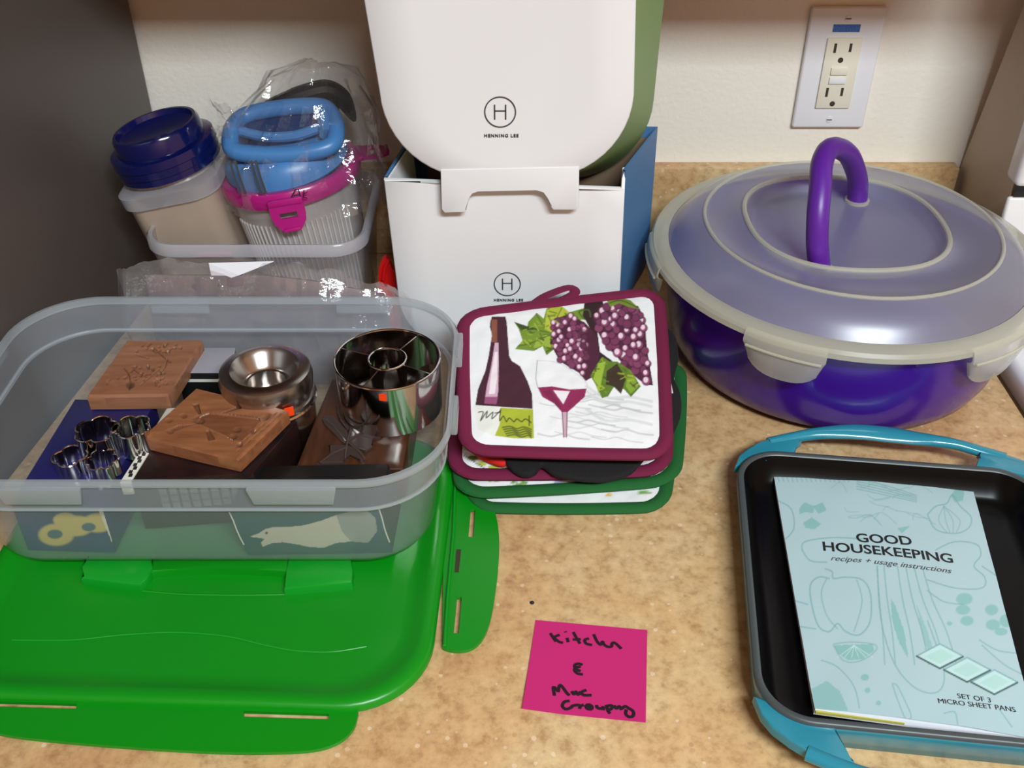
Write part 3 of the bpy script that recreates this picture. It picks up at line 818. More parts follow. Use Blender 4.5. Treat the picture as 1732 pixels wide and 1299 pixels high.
# ================================================================== clear tub
TB = 0.0108                                          # it stands on the lid
tub = thing('clear_tub', 'large hazy clear plastic tub full of baking tools, on the green lid', 'container', (-0.215, 0.607, TB))
tx0, tx1, ty0, ty1 = -0.372, -0.058, 0.5075, 0.699
TT = 0.103
def tr(off, z, r=0.046): return ring3(rrect(tx0 - off, tx1 + off, ty0 - off, ty1 + off, r + off * 0.8, 12), z)
obj('body', loft([tr(-0.010, TB), tr(-0.002, TB + 0.002), tr(0.001, TB + 0.008), tr(0.0085, 0.0735)], True, False), M['tub'], tub, sharp=50)
obj('upper_band', loft([tr(0.0085, 0.0735), tr(0.0115, 0.0745), tr(0.0135, TT - 0.004)], False, False), M['tub_band'], tub, sharp=50)
obj('rim', loft([tr(0.0125, TT - 0.0055), tr(0.0165, TT - 0.0050), tr(0.0172, TT - 0.002), tr(0.0160, TT), tr(0.0138, TT), tr(0.0125, TT - 0.0055)], False, False), M['tub_rim'], tub, sharp=50)
obj('step_bead', tube(tr(0.0112, 0.0742), 0.0013, 6, True), M['tub_rim'], tub)
# lock tabs: two on the long sides, one double on the short sides
def wall_tab(xa, xb, side):
    if side == 'front':
        y = ty0 - 0.0150
        return hexa([(xa + 0.003, y - 0.0025, TT - 0.019), (xb - 0.003, y - 0.0025, TT - 0.019), (xb - 0.003, y, TT - 0.019), (xa + 0.003, y, TT - 0.019)],
                    [(xa, y - 0.0045, TT - 0.004), (xb, y - 0.0045, TT - 0.004), (xb, y, TT - 0.004), (xa, y, TT - 0.004)], 0.001)
    if side == 'back':
        y = ty1 + 0.0150
        return hexa([(xa, y, TT - 0.016), (xb, y, TT - 0.016), (xb, y + 0.0025, TT - 0.016), (xa, y + 0.0025, TT - 0.016)],
                    [(xa, y, TT - 0.003), (xb, y, TT - 0.003), (xb, y + 0.0045, TT - 0.003), (xa, y + 0.0045, TT - 0.003)], 0.001)
    x = (tx1 + 0.0155) if side == 'east' else (tx0 - 0.0155)
    s = 1 if side == 'east' else -1
    xs = sorted((x, x + s * 0.0045))
    return box(xs[0], xs[1], xa, xb, TT - 0.015, TT - 0.003, 0.001)
def fx(px, y=800): return G(px, y, TT - 0.006).x
for xa, xb in ((fx(8), fx(152)), (fx(425), fx(575))):
    obj('lock_tab', wall_tab(xa, xb, 'front'), M['tub_rim'], tub)
for xa, xb in ((G(245, 512, TT).x, G(345, 512, TT).x), (G(565, 508, TT).x, G(660, 508, TT).x)):
    obj('lock_tab', wall_tab(xa, xb, 'back'), M['tub_rim'], tub)
for ya, yb in ((G(771, 606, TT - 0.006).y, G(771, 568, TT - 0.006).y), (G(757, 720, TT - 0.006).y, G(757, 674, TT - 0.006).y)):
    obj('lock_tab', wall_tab(ya, yb, 'east'), M['tub_rim'], tub)
obj('lock_tab', wall_tab(0.612, 0.655, 'west'), M['tub_rim'], tub)

# ------------------------------------------------------------------ things in the tub
ZB = TB + 0.0032
def lerp(a, b, t): return a + (b - a) * t
def quad_grid(c, nu, nv):                        # c: four corners (front-left, front-right, back-right, back-left)
    V = []
    for j in range(nv + 1):
        for i in range(nu + 1):
            u, v = i / nu, j / nv
            V.append(c[0] * (1 - u) * (1 - v) + c[1] * u * (1 - v) + c[2] * u * v + c[3] * (1 - u) * v)
    F = [(j * (nu + 1) + i, j * (nu + 1) + i + 1, (j + 1) * (nu + 1) + i + 1, (j + 1) * (nu + 1) + i) for j in range(nv) for i in range(nu)]
    return V, F
def carved_block(parent, name, corners, thick, nu, nv, relief, m, floor_c=None, tone=None, chamfer=0.0012):
    """a wooden block whose top is a height field; corners = top corners, thickness straight down"""
    c = [Vector(p) for p in corners]
    nrm = (c[1] - c[0]).cross(c[3] - c[0]).normalized()
    V, F = quad_grid(c, nu, nv)
    p = Paint(V, (1, 1, 1)); relief(p)
    vs = []
    for k, v in enumerate(V):
        i, j = k % (nu + 1), k // (nu + 1)
        edge = i in (0, nu) or j in (0, nv)
        vs.append(v + nrm * (-chamfer if edge else p.h[k]))
    n0 = len(vs); cols = [tuple(x) for x in p.c]
    per = [i for i in range(nu + 1)] + [j * (nu + 1) + nu for j in range(1, nv + 1)] + [nv * (nu + 1) + i for i in range(nu - 1, -1, -1)] + [j * (nu + 1) for j in range(nv - 1, 0, -1)]
    cen = (c[0] + c[1] + c[2] + c[3]) / 4
    for k in per:
        d = V[k] - cen; q = V[k] + d.normalized() * 0.0008
        vs.append(q - nrm * chamfer * 1.8); cols.append((1, 1, 1))
    for k in per:
        d = V[k] - cen; q = V[k] + d.normalized() * 0.0008
        vs.append(q - nrm * thick); cols.append((0.92, 0.92, 0.92))
    m_ = len(per); fs = list(F)
    for i in range(m_):
        j = (i + 1) % m_
        fs.append((per[j], per[i], n0 + i, n0 + j)); fs.append((n0 + j, n0 + i, n0 + m_ + i, n0 + m_ + j))
    fs.append(tuple(n0 + m_ + i for i in range(m_ - 1, -1, -1)))
    return obj(name, (vs, fs), m, parent, colors=np.array(cols))

def c5(x, y): return 140 + x / 4.33, 560 + y / 4.33          # reading frame of the mould close-up
def C5(pts): return [c5(*p) for p in pts]
DK = (0.55, 0.50, 0.48)

# navy box with cutters on it
ZN = 0.058
nb = [G(62, 797, ZN), G(214, 797, ZN), G(262, 692, ZN), G(160, 690, ZN)]
nbot = [G(48, 930, ZB), G(196, 934, ZB)]
w_ = (nbot[1] - nbot[0])
navy = thing('cutter_box', 'navy printed box near the tub corner, holding small cookie cutters on top', 'box', (nbot[0] + nbot[1]) / 2)
nb0 = Vector((nbot[0].x, nbot[0].y, ZN)); nb1 = Vector((nbot[1].x, nbot[1].y, ZN))
dback = Vector((0.004, 0.118, 0))
obj('carton', hexa([nbot[0], nbot[1], nbot[1] + dback, nbot[0] + dback], [nb0 + Vector((0, 0.001, 0)), nb1 + Vector((0, 0.001, 0)), nb1 + dback, nb0 + dback], 0.0006), M['navy_card'], navy)
# printed front: yellow flower cookies and a white corner
fV, fF = quad_grid([nbot[0] + Vector((0, -0.0004, 0)), nbot[1] + Vector((0, -0.0004, 0)), nb1 + Vector((0, 0.0006, 0)), nb0 + Vector((0, 0.0006, 0))], 120, 50)
pp = Paint(fV, rgb(34, 40, 100))
YEL, YEL2 = rgb(206, 180, 104), rgb(186, 150, 70)
for (x, y, r) in ((95, 905, 30), (130, 890, 28), (165, 885, 26), (110, 880, 20)):
    pp.disc(x, y, r, YEL, ry=r * 0.62)
for (x, y, r) in ((93, 904, 13), (150, 892, 12)):
    pp.disc(x, y, r, rgb(70, 90, 110), ry=r * 0.6)
pp.poly([(166, 862), (212, 862), (208, 885), (189, 917)], rgb(225, 215, 195))
pp.disc(196, 870, 11, rgb(150, 120, 130)); pp.disc(217, 870, 9, rgb(190, 140, 120))
obj('printed_front', (fV, fF), M['print_card'], navy, colors=pp.c, smooth=False)

def cutter(px, py, r, h, z, petals, label, rot=0.0, tilt=0.0):
    c = G(px, py, z + h)
    c.z = z
    t = thing('cookie_cutter', label, 'cutter', c, 'small steel cookie cutters on the navy box')
    n = 60; ring = []
    for k in range(n):
        a = 2 * PI * k / n + rot
        rr = r * (0.76 + 0.24 * abs(math.cos(petals * (a - rot) / 2)) ** 0.7)
        ring.append((rr * math.cos(a), rr * math.sin(a)))
    def rg(s, z_): return [Vector((c.x + x * s, c.y + y * s, z_)) for x, y in ring]
    o = obj('band', loft([rg(1, z), rg(1, z + h), rg(1.05, z + h), rg(1.05, z + h - 0.0008), rg(1.03, z + h - 0.0012), rg(1.03, z), rg(1, z)], False, False), M['chrome'], t, sharp=40)
    obj('rolled_edge', tube(rg(1.04, z + h), 0.0007, 6, True), M['chrome'], t)
    return t
cutter(163, 727, 0.0150, 0.022, ZN + 0.0003, 5, 'tallest flower-shaped steel cutter, in the middle of the navy box', 0.3)
cutter(222, 722, 0.0130, 0.020, ZN + 0.0003, 5, 'flower-shaped steel cutter tucked under the carved block edge', 0.9)
cutter(118, 772, 0.0115, 0.014, ZN + 0.0003, 4, 'low steel cutter nearest the tub rim on the navy box', 0.2)
cutter(172, 778, 0.0110, 0.013, ZN + 0.0003, 6, 'small steel cutter in front of the tallest flower cutter', 0.2)

# dark box with pale printed edge under the tilted mould
ZD = 0.060
db = [G(222, 815, ZD), G(428, 800, ZD), G(503, 712, ZD), G(300, 690, ZD)]
dk = thing('dark_box', 'dark brown glossy box under the windmill mould, pale edge with black marks', 'box', ((db[0] + db[1] + db[2] + db[3]) / 4).to_2d().to_3d() + Vector((0, 0, ZB)))
def down(ps, z): return [Vector((p.x, p.y, z)) for p in ps]
obj('carton', hexa(down(db, ZB), db, 0.0008), M['dark_card'], dk)
e0, e1 = db[0] + (db[0] - db[1]).normalized() * 0.0004, db[3] + (db[3] - db[2]).normalized() * 0.0004
side = (db[0] - db[1]).normalized() * 0.0075
obj('pale_edge', hexa(down([e0 + side, e0, e1, e1 + side], ZD - 0.012), [e0 + side, e0, e1, e1 + side], 0.0004), M['white_card'], dk)
for k in range(7):
    q = lerp(e0, e1, 0.08 + 0.045 * k) + side * (0.35 + 0.2 * (k % 2))
    obj('print_mark', box(q.x - 0.0014, q.x + 0.0012, q.y - 0.0016, q.y + 0.0016, ZD + 0.0001, ZD + 0.0004), M['ink'], dk, smooth=False)
# ribbed grille print on its front
for k in range(9):
    q = lerp(Vector((db[0].x, db[0].y, 0.036)), Vector((db[1].x, db[1].y, 0.036)), 0.24 + 0.085 * k)
    for z_ in (0.034, 0.0405, 0.047):
        obj('front_square', box(q.x - 0.0027, q.x + 0.0027, q.y - 0.0022, q.y - 0.0014, z_, z_ + 0.0052), M['grey_square'], dk, smooth=False)

# bird box leaning at the front
q0, q1 = G(420, 938, ZB), G(664, 934, ZB)
q2, q3 = P(641, 861, q1.y), P(388, 866, q0.y)
bb_ = thing('bird_box', 'dark teal box printed with a pale open-beaked goose, seen through the tub front', 'box', (q0 + q1) / 2)
dep = Vector((0.002, 0.047, 0))
obj('carton', hexa([q0, q1, q1 + dep, q0 + dep], [q3, q2, q2 + dep, q3 + dep], 0.0005), M['black_card'], bb_)
fo = Vector((0, -0.0005, 0))
fV, fF = quad_grid([q0 + fo, q1 + fo, q2 + fo, q3 + fo], 150, 60)
pp = Paint(fV, rgb(16, 62, 74))
def c3(x, y): return 330 + x / 4.028, 760 + y / 4.028
bird = [(370, 598), (430, 575), (480, 545), (540, 530), (640, 530), (740, 520), (860, 488), (960, 450), (1060, 425), (1180, 425), (1230, 470), (1240, 560), (1180, 640), (1060, 630), (960, 640), (880, 672), (780, 668), (700, 650), (600, 635), (530, 640), (460, 665), (450, 640), (475, 612), (430, 605)]
pp.poly([c3(*p) for p in bird], rgb(196, 186, 170))
pp.poly([c3(*p) for p in [(960, 450), (1060, 425), (1180, 425), (1230, 470), (1240, 560), (1180, 640), (1060, 630), (1000, 560)]], rgb(96, 118, 120), 0.6)
pp.disc(*c3(487, 572), 2.6, rgb(30, 30, 34), ry=2.0)
obj('printed_front', (fV, fF), M['print_card'], bb_, colors=pp.c, smooth=False)
for a_, b_ in ((q0, q3), (q1, q2)):
    obj('worn_edge', tube([lerp(a_, b_, t) + Vector((0.0003 * math.sin(9 * t), -0.0006, 0)) for t in (0.25, 0.45, 0.6, 0.8, 1.0)], 0.0006, 5), M['white_card'], bb_)

# pale grey slim box behind
ga = [G(300, 634, 0.062), G(392, 634, 0.062), G(398, 592, 0.062), G(318, 592, 0.062)]
gb_ = thing('slim_box', 'slim pale grey box with black edge between carved block and steel ring', 'box', down([(ga[0] + ga[2]) / 2], ZB)[0])
obj('carton', hexa(down(ga, ZB), ga, 0.0006), M['black_card'], gb_)
obj('grey_top', hexa([p + Vector((0, 0.0012, 0.0003)) for p in ga], [p + Vector((0, 0.0012, 0.0011)) for p in ga], 0.0003), M['grey_card'], gb_)
obj('white_line', box(ga[0].x, ga[1].x, ga[0].y - 0.0012, ga[0].y - 0.0004, 0.0555, 0.0578), M['white_card'], gb_, smooth=False)

# carved block, flower basket
ZA = 0.0722
ca = [G(148, 669, ZA), G(284, 667, ZA), G(340, 575, ZA + 0.002), G(215, 576, ZA + 0.002)]
blk = thing('cookie_mould', 'square carved wooden mould with flower sprays, lying flat behind the cutters', 'mould', ((ca[0] + ca[2]) / 2) - Vector((0, 0, 0.015)), 'carved wooden moulds')
def relief_a(p):
    rnd = random.Random(3)
    for k in range(26):
        x, y = rnd.uniform(390, 720), rnd.uniform(95, 160)
        p.raise_disc(*c5(x, y), 3.2, 2.4, -0.0011); 
    for k in range(30):
        x, y = rnd.uniform(290, 600), rnd.uniform(255, 360)
        p.raise_disc(*c5(x, y), 3.4, 2.4, -0.0010)
    for k in range(14):
        x, y = rnd.choice([(215, 380), (570, 380)]); p.raise_disc(*c5(x + rnd.uniform(-45, 45), y + rnd.uniform(-35, 30)), 2.6, 2.2, -0.0008)
    for pts in ([(520, 120), (580, 180), (640, 230)], [(380, 170), (480, 200)], [(360, 265), (400, 300), (470, 340)], [(560, 280), (500, 330), (420, 400)], [(300, 270), (340, 330), (340, 430)], [(620, 200), (600, 270), (540, 330)]):
        p.raise_stroke(C5(pts), 2.6, -0.0010, 4)
    p.raise_disc(*c5(345, 390), 8, 8, -0.0016)
    for pts, w in (([(400, 125), (700, 125)], 10), ([(310, 300), (560, 320)], 10), ([(345, 360), (345, 420)], 10)):
        pass
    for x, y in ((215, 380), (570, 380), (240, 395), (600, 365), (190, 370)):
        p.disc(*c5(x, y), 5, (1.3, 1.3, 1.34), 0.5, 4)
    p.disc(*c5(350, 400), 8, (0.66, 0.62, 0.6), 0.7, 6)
    p.c *= (1 + 380 * np.minimum(p.h, 0))[:, None].clip(0.58, 1)  # recess shade put into the vertex colours, darker with groove depth
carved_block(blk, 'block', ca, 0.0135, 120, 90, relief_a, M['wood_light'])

# windmill mould resting tilted on the dark box
ZW = 0.0778
cb_ = [G(242, 738, ZW - 0.004), G(401, 776, ZW - 0.004), G(485, 694, ZW), G(332, 657, ZW)]
blk2 = thing('cookie_mould', 'carved wooden mould showing a windmill, lying askew on the dark box', 'mould', ((cb_[0] + cb_[2]) / 2) - Vector((0, 0, 0.0135)), 'carved wooden moulds')
def relief_b(p):
    p.raise_poly(C5([(860, 625), (930, 600), (1290, 635), (1300, 660), (1170, 800), (1090, 800), (1020, 750), (880, 690), (820, 665)]), -0.0008)
    for pts in ([(805, 540), (845, 530), (865, 610), (850, 612)], [(1000, 605), (1150, 545), (1175, 565), (1040, 600)], [(900, 730), (925, 725), (970, 795), (920, 805)], [(600, 735), (700, 690), (830, 680), (640, 745)]):
        p.raise_poly(C5(pts), -0.0014)
    p.raise_disc(*c5(850, 650), 11, 8, -0.0016)
    for x, y in ((740, 622), (630, 655), (640, 735), (1330, 640), (1130, 720), (1150, 835), (1240, 735), (1100, 770), (1350, 625)):
        p.raise_disc(*c5(x, y), 7, 5, -0.0012)
    p.raise_stroke(C5([(935, 600), (1280, 640)]), 3, 0.0010); p.raise_stroke(C5([(860, 690), (1090, 790)]), 3, 0.0009)
    p.raise_stroke(C5([(1120, 850), (1420, 600)]), 2.2, -0.0009); p.raise_stroke(C5([(1130, 880), (1450, 610)]), 2, -0.0006)
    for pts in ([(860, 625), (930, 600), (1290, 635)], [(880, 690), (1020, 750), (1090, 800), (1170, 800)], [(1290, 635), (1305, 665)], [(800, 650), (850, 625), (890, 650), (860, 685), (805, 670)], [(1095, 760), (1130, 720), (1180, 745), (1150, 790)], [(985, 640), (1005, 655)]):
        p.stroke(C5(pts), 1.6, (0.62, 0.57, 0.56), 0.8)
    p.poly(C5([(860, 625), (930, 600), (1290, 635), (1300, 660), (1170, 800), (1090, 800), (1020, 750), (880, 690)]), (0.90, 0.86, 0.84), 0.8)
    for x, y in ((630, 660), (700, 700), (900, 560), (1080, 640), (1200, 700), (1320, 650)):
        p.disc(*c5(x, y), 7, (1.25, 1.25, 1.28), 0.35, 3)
    p.c *= (1 + 320 * np.minimum(p.h, 0))[:, None].clip(0.58, 1)  # shade of the carving painted in: colour darkens with depth
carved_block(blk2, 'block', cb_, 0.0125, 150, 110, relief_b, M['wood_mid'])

# dark plank with a leaf relief
ZE = 0.046
ce = [G(500, 792, ZE), G(681, 790, ZE), G(704, 655, ZE), G(562, 640, ZE)]
leaf = thing('leaf_mould', 'dark wooden plank with a glossy raised leaf, under the divided cutter', 'mould', down([(ce[0] + ce[2]) / 2], ZB)[0])
def c2(x, y): return 480 + x / 4.64, 540 + y / 4.64
def relief_e(p): pass
carved_block(leaf, 'plank', ce, ZE - ZB, 20, 20, relief_e, M['wood_dark'])
M['leaf'] = mat('dark glossy leaf casting', rgb(66, 52, 48), 0.22, coat=0.4)
lobes = [[(560, 640), (620, 600), (640, 700), (740, 690), (720, 770), (750, 830), (700, 860), (790, 900), (760, 930), (690, 930), (700, 1000), (640, 1040), (560, 1010), (520, 1000), (480, 960), (540, 820), (545, 720)],
         [(300, 790), (330, 755), (380, 760), (420, 800), (500, 880), (520, 950), (480, 985), (440, 950), (380, 890), (320, 830)],
         [(350, 990), (420, 985), (500, 1000), (560, 1010), (640, 1110), (600, 1120), (520, 1060), (470, 1130), (250, 1140), (380, 1060)],
         [(410, 690), (460, 680), (520, 740), (540, 820), (500, 880), (440, 800), (420, 740)]]
lf = []
for L_ in lobes:
    g = [G(*c2(*p), ZE + 0.0016) for p in L_]
    lf.append(prism([(p.x, p.y) for p in g], ZE + 0.0001, ZE + 0.0026, 0.0012))
lo = obj('leaf_relief', join(*lf), M['leaf'], leaf, sharp=20)
for pts in ([(480, 1100), (500, 960), (545, 800), (560, 640)], [(330, 790), (420, 870), (490, 960)], [(500, 960), (600, 900), (720, 860)], [(500, 960), (600, 1050), (640, 1110)], [(490, 1010), (380, 1060), (280, 1130)], [(530, 840), (620, 760), (720, 700)]):
    obj('leaf_vein', tube(smooth_path([G(*c2(*p), ZE + 0.0028) for p in pts], 4), 0.0010, 6), M['leaf'], leaf)

# steel ring canister
CZ = 0.091
rc = G(447, 622, CZ)
can = thing('ring_cutter', 'round steel canister-like cutter with a funnel hole, beside the carved blocks', 'cutter', (rc.x, rc.y, ZB))
RR = 0.0348
obj('shell', lathe([(RR - 0.002, ZB + 0.0004), (RR - 0.001, 0.060), (RR, 0.0605), (RR + 0.0008, 0.064), (RR, 0.0675), (RR - 0.0015, 0.068), (RR - 0.0005, 0.072), (RR + 0.0005, 0.083), (RR - 0.001, 0.0895), (RR - 0.004, CZ), (RR - 0.009, CZ + 0.0005), (RR - 0.0125, CZ - 0.002), (RR - 0.016, CZ - 0.009), (RR - 0.018, CZ - 0.0105), (RR - 0.019, CZ - 0.013), (RR - 0.0205, CZ - 0.0135), (RR - 0.021, 0.04)], 64, (rc.x, rc.y, 0)), M['steel'], can)
obj('bead', lathe([(RR + 0.0002, 0.0612), (RR + 0.0016, 0.0632), (RR + 0.0002, 0.0652)], 64, (rc.x, rc.y, 0)), M['chrome'], can)
obj('hole_floor', lathe([(0, 0.045), (RR - 0.0212, 0.045)], 32, (rc.x, rc.y, 0)), M['black_card'], can)

# round divided cutter
DZ = 0.094
dc = G(655, 607, DZ)
dv = thing('divided_cutter', 'round steel cutter with four wire dividers and a centre ring, on the leaf plank', 'cutter', (dc.x, dc.y, 0.050))
DR = 0.0398
tilt = Matrix.Translation((dc.x, dc.y, 0.0)) 
obj('outer_band', xf(lathe([(DR, 0.0502), (DR, DZ), (DR - 0.0008, DZ), (DR - 0.0008, 0.0502)], 72, (0, 0, 0), True), tilt), M['chrome'], dv)
obj('rolled_edge', xf(tube([(DR * math.cos(2 * PI * k / 64), DR * math.sin(2 * PI * k / 64), DZ) for k in range(64)], 0.0010, 8, True), tilt), M['chrome'], dv)
obj('centre_ring', xf(lathe([(0.0145, 0.060), (0.0145, DZ - 0.001), (0.0137, DZ - 0.001), (0.0137, 0.060)], 40, (0, 0, 0), True), tilt), M['chrome'], dv)
obj('ring_edge', xf(tube([(0.0143 * math.cos(2 * PI * k / 40), 0.0143 * math.sin(2 * PI * k / 40), DZ - 0.0005) for k in range(40)], 0.0010, 8, True), tilt), M['chrome'], dv)
for px, py in ((578, 588), (705, 567), (728, 631), (618, 650)):
    g = G(px, py, DZ) - dc; a = math.atan2(g.y, g.x)
    d_ = Vector((math.cos(a), math.sin(a), 0)); s_ = Vector((-d_.y, d_.x, 0)) * 0.0005
    i_, o_ = d_ * 0.0146, d_ * (DR - 0.001)
    def V3(v, z): return Vector((dc.x + v.x, dc.y + v.y, z))
    obj('divider', hexa([V3(i_ - s_, 0.062), V3(o_ - s_, 0.062), V3(o_ + s_, 0.062), V3(i_ + s_, 0.062)], [V3(i_ - s_, DZ - 0.001), V3(o_ - s_, DZ - 0.001), V3(o_ + s_, DZ - 0.001), V3(i_ + s_, DZ - 0.001)]), M['chrome'], dv, smooth=False)
# orange price stickers
def sticker(px, py, Y, w, h, label, yaw=0.0):
    c = P(px, py, Y)
    o = obj('price_sticker', xf(box(-w / 2, w / 2, -0.0002, 0.0002, -h / 2, h / 2), Matrix.Translation(c) @ Matrix.Rotation(yaw, 4, 'Z')), M['orange'], None, smooth=False, origin=c)
    tag(o, label, 'sticker', 'orange price stickers')
sticker(640, 672, dc.y - DR * 0.96 - 0.0012, 0.012, 0.006, 'orange sticker on the outside of the round divided cutter', -0.15)
sticker(489, 697, rc.y - 0.0295, 0.007, 0.008, 'orange sticker beside the windmill mould under the steel canister', 0.45)

# ================================================================== open hazy box behind, with jars
BX0, BX1, BY0, BY1, BZ1 = -0.318, -0.127, 0.778, 0.935, 0.115
rbox = thing('open_box', 'open hazy plastic box holding two jars, against the backsplash', 'container', ((BX0 + BX1) / 2, (BY0 + BY1) / 2, 0))
def rb_(off, z, r=0.03): return ring3(rrect(BX0 - off, BX1 + off, BY0 - off, BY1 + off, r + off, 10), z)
obj('body', loft([rb_(-0.016, 0.0005), rb_(-0.010, 0.003), rb_(-0.003, BZ1 - 0.012)], True, False), M['box_clear'], rbox, sharp=50)
obj('rim', loft([rb_(-0.003, BZ1 - 0.0125), rb_(0.001, BZ1 - 0.011), rb_(0.001, BZ1 - 0.002), rb_(-0.001, BZ1), rb_(-0.004, BZ1 - 0.001), rb_(-0.003, BZ1 - 0.0125)], False, False), M['box_rim'], rbox, sharp=50)

def frame_m(base, axis):
    z = Vector(axis).normalized(); x = Vector((1, 0, 0)); x = (x - z * x.dot(z)).normalized(); y = z.cross(x)
    m = Matrix((x, y, z)).transposed().to_4x4(); m.translation = base; return m
# squarish jar with a navy lid, leaning
J0 = Vector((-0.270, 0.858, 0.006)); JT = P(271, 236, 0.853)
jar = thing('storage_jar', 'leaning translucent peach jar with a round navy screw lid', 'jar', J0)
jm = frame_m(J0, JT - J0); jh = (JT - J0).length
def sq(s, z, r=0.016): return [Vector((x, y, z)) for x, y in rrect(-s, s, -s, s, r, 6)]
JS = 0.0405
obj('body', xf(loft([sq(JS - 0.006, 0, 0.012), sq(JS - 0.003, 0.003), sq(JS, jh * 0.74), sq(JS + 0.0015, jh * 0.757)], True, False), jm), M['jar_peach'], jar, sharp=60)
obj('shoulder_rim', xf(loft([sq(JS + 0.0005, jh * 0.755, 0.02), sq(JS + 0.0045, jh * 0.76, 0.022), sq(JS + 0.005, jh * 0.825, 0.022), sq(JS + 0.002, jh * 0.835, 0.022), sq(JS - 0.003, jh * 0.84, 0.03), sq(JS - 0.005, jh * 0.89, 0.033)], False, False), jm), M['box_rim'], jar, sharp=50)
obj('lid', xf(lathe([(0.0438, jh * 0.865), (0.0452, jh * 0.87), (0.0448, jh * 0.90), (0.0462, jh * 0.905), (0.0458, jh * 0.94), (0.0470, jh * 0.945), (0.0460, jh * 0.985), (0.0430, jh * 0.99), (0.0392, jh * 0.992), (0.0384, jh * 1.06), (0.0367, jh * 1.075), (0.0342, jh * 1.075), (0.0327, jh * 1.05), (0.028, jh * 1.035), (0, jh * 1.035)], 64), jm), M['navy_lid'], jar)
obj('pink_marking', xf(join(box(-0.012, 0.022, -JS - 0.0004, -JS + 0.0004, jh * 0.44, jh * 0.47, 0.0002)), jm @ Matrix.Rotation(math.radians(10), 4, 'Y')), mat('faded pink print', rgb(226, 150, 145), 0.6), jar)

# round jar with a magenta clip lid
RT = P(489, 281, 0.866); R0 = Vector((RT.x + 0.020, 0.866, 0.006))
rj = thing('storage_jar', 'round translucent ribbed jar with a magenta clip-on lid', 'jar', R0)
rm = frame_m(R0, RT - R0); rh = (RT - R0).length
prof = [(0.045, 0), (0.049, 0.003), (0.0565, rh - 0.012), (0.0585, rh - 0.002)]
obj('body', xf(lathe(prof, 72), rm), M['jar_clear'], rj, sharp=60)
for k in range(26):
    a = math.radians(-150 + 120 * k / 25)
    obj('rib', xf(tube([(0.0508 * math.cos(a), 0.0508 * math.sin(a), rh * 0.18), (0.0563 * math.cos(a), 0.0563 * math.sin(a), rh * 0.78)], 0.0011, 5), rm), M['jar_clear'], rj)
obj('lid', xf(lathe([(0.0595, rh - 0.012), (0.0625, rh - 0.012), (0.0635, rh - 0.008), (0.0635, rh - 0.001), (0.0615, rh + 0.002), (0.056, rh + 0.002), (0.054, rh - 0.002), (0, rh - 0.002)], 72), rm), M['magenta'], rj)
def jar_clip(ang, open_):
    """hinged clip with a slot; hangs down or stands out"""
    w = 0.0150
    bm = bmesh.new()
    out = [(-w, 0), (w, 0), (w, -0.012), (w * 0.92, -0.018), (w * 0.55, -0.026), (-w * 0.55, -0.026), (-w * 0.92, -0.018), (-w, -0.012)]
    hole = [(-w * 0.5, -0.0095), (w * 0.5, -0.0095), (w * 0.5, -0.0145), (-w * 0.5, -0.0145)]
    ed = []
    for lp in (out, hole):
        vs = [bm.verts.new((x, 0, z)) for x, z in lp]
        for i in range(len(vs)): ed.append(bm.edges.new((vs[i], vs[(i + 1) % len(vs)])))
    bmesh.ops.triangle_fill(bm, use_beauty=True, use_dissolve=False, edges=ed, normal=(0, -1, 0))
    r = bmesh.ops.extrude_face_region(bm, geom=list(bm.faces))
    for v in [g for g in r['geom'] if isinstance(g, bmesh.types.BMVert)]: v.co.y -= 0.0022
    vf = finish(bm)
    bar = box(-w, w, -0.0035, 0.001, -0.003, 0.003, 0.0012)
    lip = box(-w * 0.5, w * 0.5, -0.0045, -0.001, -0.0265, -0.0235, 0.0008)
    m = rm @ Matrix.Rotation(ang + PI / 2, 4, 'Z') @ Matrix.Translation((0, -0.0640, rh - 0.0045)) @ Matrix.Rotation(open_, 4, 'X')
    o = obj('clip', xf(join(vf, lip), m), M['magenta'], rj, sharp=30)
    obj('clip_hinge', xf(bar, m), M['magenta'], o)
jar_clip(math.radians(-84), math.radians(-4))
jar_clip(math.radians(176), math.radians(-8))
jar_clip(math.radians(14), math.radians(-82))

# blue handled cup lid standing on the jar, inside a clear bag
ax = (rm.to_3x3() @ Vector((0, 0, 1))).normalized()
U0 = rm @ Vector((0, 0, rh + 0.0022))
um = frame_m(U0, ax + Vector((-0.02, -0.06, 0)))
cup = thing('cup_lid', 'mid blue cup lid with a wide loop handle, bagged, on the magenta jar lid', 'lid', U0)
obj('skirt', xf(lathe([(0.0535, 0.0004), (0.0555, 0.003), (0.0550, 0.010), (0.0520, 0.017), (0.0485, 0.0215), (0.0460, 0.0235), (0.040, 0.024), (0, 0.024)], 64), um), M['cup_blue'], cup)
rp_ = smooth_path([P(402, 258, 0.830), P(475, 263, 0.826), P(552, 251, 0.830), P(569, 226, 0.846), P(560, 192, 0.872), P(535, 180, 0.880), P(470, 184, 0.882), P(415, 196, 0.880), P(394, 216, 0.862), P(390, 240, 0.842)], 6, True)
obj('collar_ring', tube(rp_, 0.0075, 12, True), M['cup_blue'], cup)
rc_ = sum(rp_, Vector()) / len(rp_)
top_r = [p * 1.0 for p in rp_]
skc = um @ Vector((0, 0, 0.023))
low_r = [Vector((skc.x + (p.x - rc_.x) * 0.92, skc.y + (p.y - rc_.y) * 0.95, skc.z - 0.004 + (p.z - rc_.z) * 0.45)) for p in rp_]
obj('collar_wall', loft([low_r, [lerp(l, t, 0.6) for l, t in zip(low_r, top_r)], [p + Vector((0, 0, -0.003)) for p in top_r]], False, False), M['cup_blue'], cup, sharp=60)
inn = [lerp(p, rc_, 0.12) + Vector((0, 0, -0.004)) for p in rp_]
